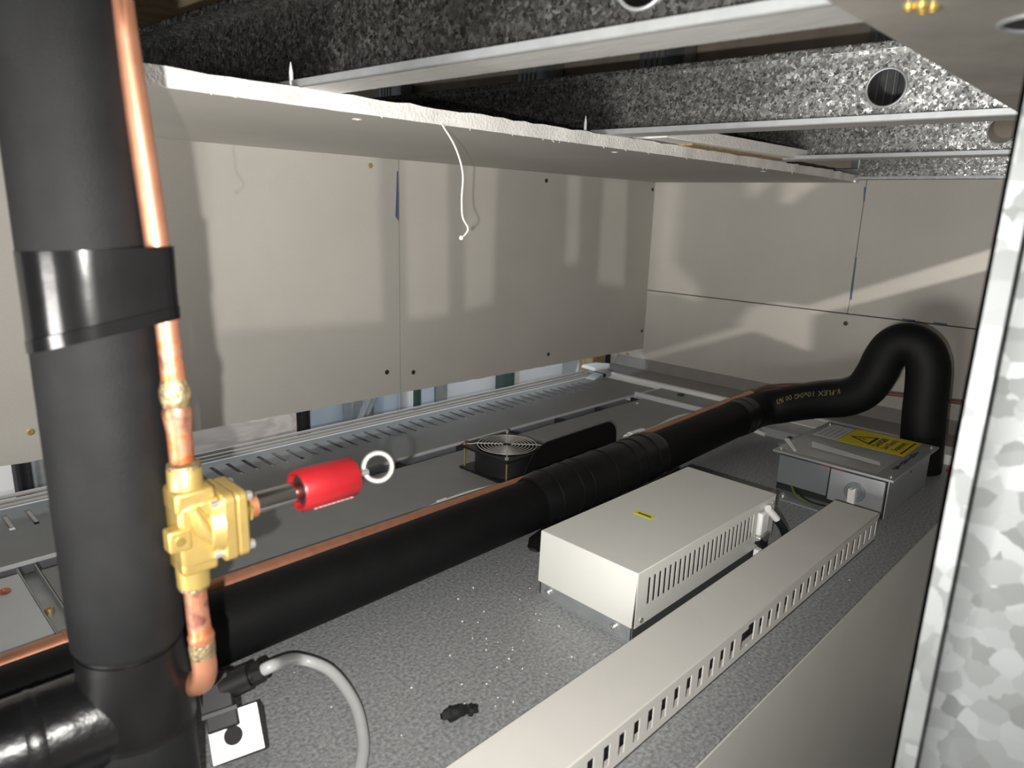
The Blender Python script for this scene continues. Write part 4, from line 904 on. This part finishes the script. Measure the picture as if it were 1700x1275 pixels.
# connector above the coil, leaning along the plate
hd = build(MB().obox(PX(-0.010, 0.038, -0.004), (uu, ww, nz), (0.0145, 0.0165, 0.0155)), 'connector_body', BLK, t, bevel=0.0025)
build(MB().obox(PX(-0.008, 0.0165, 0.0045), (uu, ww, nz), (0.0135, 0.0105, 0.0045)), 'terminal_block', BLK, t, bevel=0.0015)
build(MB().obox(PX(-0.009, 0.0205, 0.010), (uu, ww, nz), (0.015, 0.0018, 0.0018)), 'gasket', M('gasket_grey', (0.05, 0.05, 0.05), 0.5), t)
gl0 = PX(-0.004, 0.041, 0.0); gdir = Vector((0.86, 0.12, 0.06)); gdir = (RIGHT * 0.9 - DOWN * 0.38 + FWD * 0.15).normalized()
build(MB()._lathe(gl0, gdir, [(0, 0.0125), (0.026, 0.0120), (0.0265, 0.0085), (0.030, 0.0085)], 24), 'gland_body', BLK, hd)
build(MB()._lathe(gl0 + gdir * 0.029, gdir, [(0, 0.0085), (0.001, 0.0105), (0.009, 0.0105), (0.010, 0.0085)], 8), 'gland_nut', BLK, hd)
g1 = gl0 + gdir * 0.034
o = build(MB().tube(spline([g1, g1 + gdir * 0.015, (0.306, 0.603, 0.037), (0.329, 0.578, 0.025), (0.3285, 0.532, 0.014), (0.311, 0.489, 0.0082), (0.289, 0.460, 0.0072), (0.262, 0.436, 0.007), (0.21, 0.40, 0.007)], 10), 0.0058, 18), 'grey_cable', GREYC)
tag(o, 'grey round cable curving from the black coil over the cabinet top', 'cable')

# ================================================================== THROUGH THE LOW GAP: THE ROOM BEHIND
def rear(name, x0, x1, mt, label, cat, y=1.9, dy=0.05, ribs=True, z0=-1.0, z1=0.60, lean=0.0):
    t = thing(name, ((x0 + x1) / 2, y, z0), label, cat)
    bot = [(x0, y, z0), (x1, y, z0), (x1, y + dy, z0), (x0, y + dy, z0)]; top = [(x + lean, yy, z1) for x, yy, _ in bot]
    build(MB().hexa(bot, top), 'face', mt, t, smooth=False)
    if ribs:
        for s in (x0 + 0.004, x1 - 0.004):
            build(MB().hexa([(s - 0.003, y - 0.006, z0), (s + 0.003, y - 0.006, z0), (s + 0.003, y, z0), (s - 0.003, y, z0)], [(s - 0.003 + lean, y - 0.006, z1), (s + 0.003 + lean, y - 0.006, z1), (s + 0.003 + lean, y, z1), (s - 0.003 + lean, y, z1)]), 'edge_fold', mt, t, smooth=False)
    return t
rear('plywood_sheet', 0.60, 0.985, PLYW, 'pale grained plywood sheet seen in the gap behind the valve', 'board', y=1.87, dy=0.018, ribs=False)
rear('rear_stud', 1.01, 1.045, DARK, 'black post in the gap right of the plywood sheet', 'post')
rear('insulation_sheet', 1.05, 1.30, BLUEP, 'pale blue panel in the gap right of the black post', 'panel', y=1.98, ribs=False, dy=0.02)
rear('rear_stud', 1.192, 1.234, GALVF, 'grey steel stud standing before the pale blue panel', 'stud')
rear('rear_brace', 1.06, 1.085, GALVF, 'slanting grey brace beside the black post', 'brace', lean=0.35, y=1.85, z0=-0.4, z1=0.2, dy=0.02)
rear('rear_stud', 1.33, 1.40, BLUEP, 'blue-grey stud in the gap left of the narrow white batten', 'stud', y=1.92)
rear('white_batten', 1.42, 1.442, WHTB, 'narrow bright white batten in the gap', 'batten')
rear('rear_stud', 1.444, 1.477, GREEND, 'dark green post beside the white batten', 'post')
rear('insulation_sheet', 1.478, 1.54, BLUEP, 'narrow blue-grey panel right of the dark green post', 'panel', ribs=False)
rear('rear_stud', 1.545, 1.597, GALVF, 'grey stud with a small hole in the gap under the wall joint', 'stud')
rear('partition_sheet', 1.60, 1.884, WALLW, 'wide pale grey panel in the gap', 'panel', ribs=False, y=1.94)
rear('rear_stud', 1.886, 1.946, GREEND, 'green-grey post between two pale panels', 'post')
rear('timber_batten', 1.948, 1.977, PLYW, 'beige timber batten beside the green-grey post', 'batten', ribs=False)
rear('partition_sheet', 1.98, 2.30, WHTB, 'bright white panel near the right end of the gap', 'panel', ribs=False, y=1.95)
rear('rear_brace', 2.20, 2.25, BLUEP, 'slanting blue brace before the bright white panel', 'brace', lean=0.25, y=1.85, z0=-0.4, z1=0.2, dy=0.02)
rear('timber_post', 1.845, 1.915, TIMB, 'brown timber post at the far corner of the gap', 'post', y=1.43, ribs=False, dy=0.06)
rear('partition_sheet', 0.10, 0.30, WHTB, 'blue-white sheet at the left end of the gap', 'panel', y=2.0, ribs=False, dy=0.02)
rear('rear_stud', 0.285, 0.312, DARK, 'dark post at the left end of the gap', 'post')
rear('rear_stud', 0.316, 0.345, GALVF, 'pale steel stud beside the dark post at the left', 'stud')
t = thing('red_box', (0.36, 1.85, -0.2), 'small red box seen at the left end of the gap', 'box')
build(MB().box((0.346, 1.84, -0.16), (0.372, 1.87, -0.08)), 'case', RED, t, bevel=0.003)
build(MB().box((0.350, 1.838, -0.13), (0.368, 1.84, -0.11)), 'front_plate', WHTB, t)
build(MB().box((0.356, 1.85, -1.0), (0.362, 1.86, -0.16)), 'stem', GALVF, t)
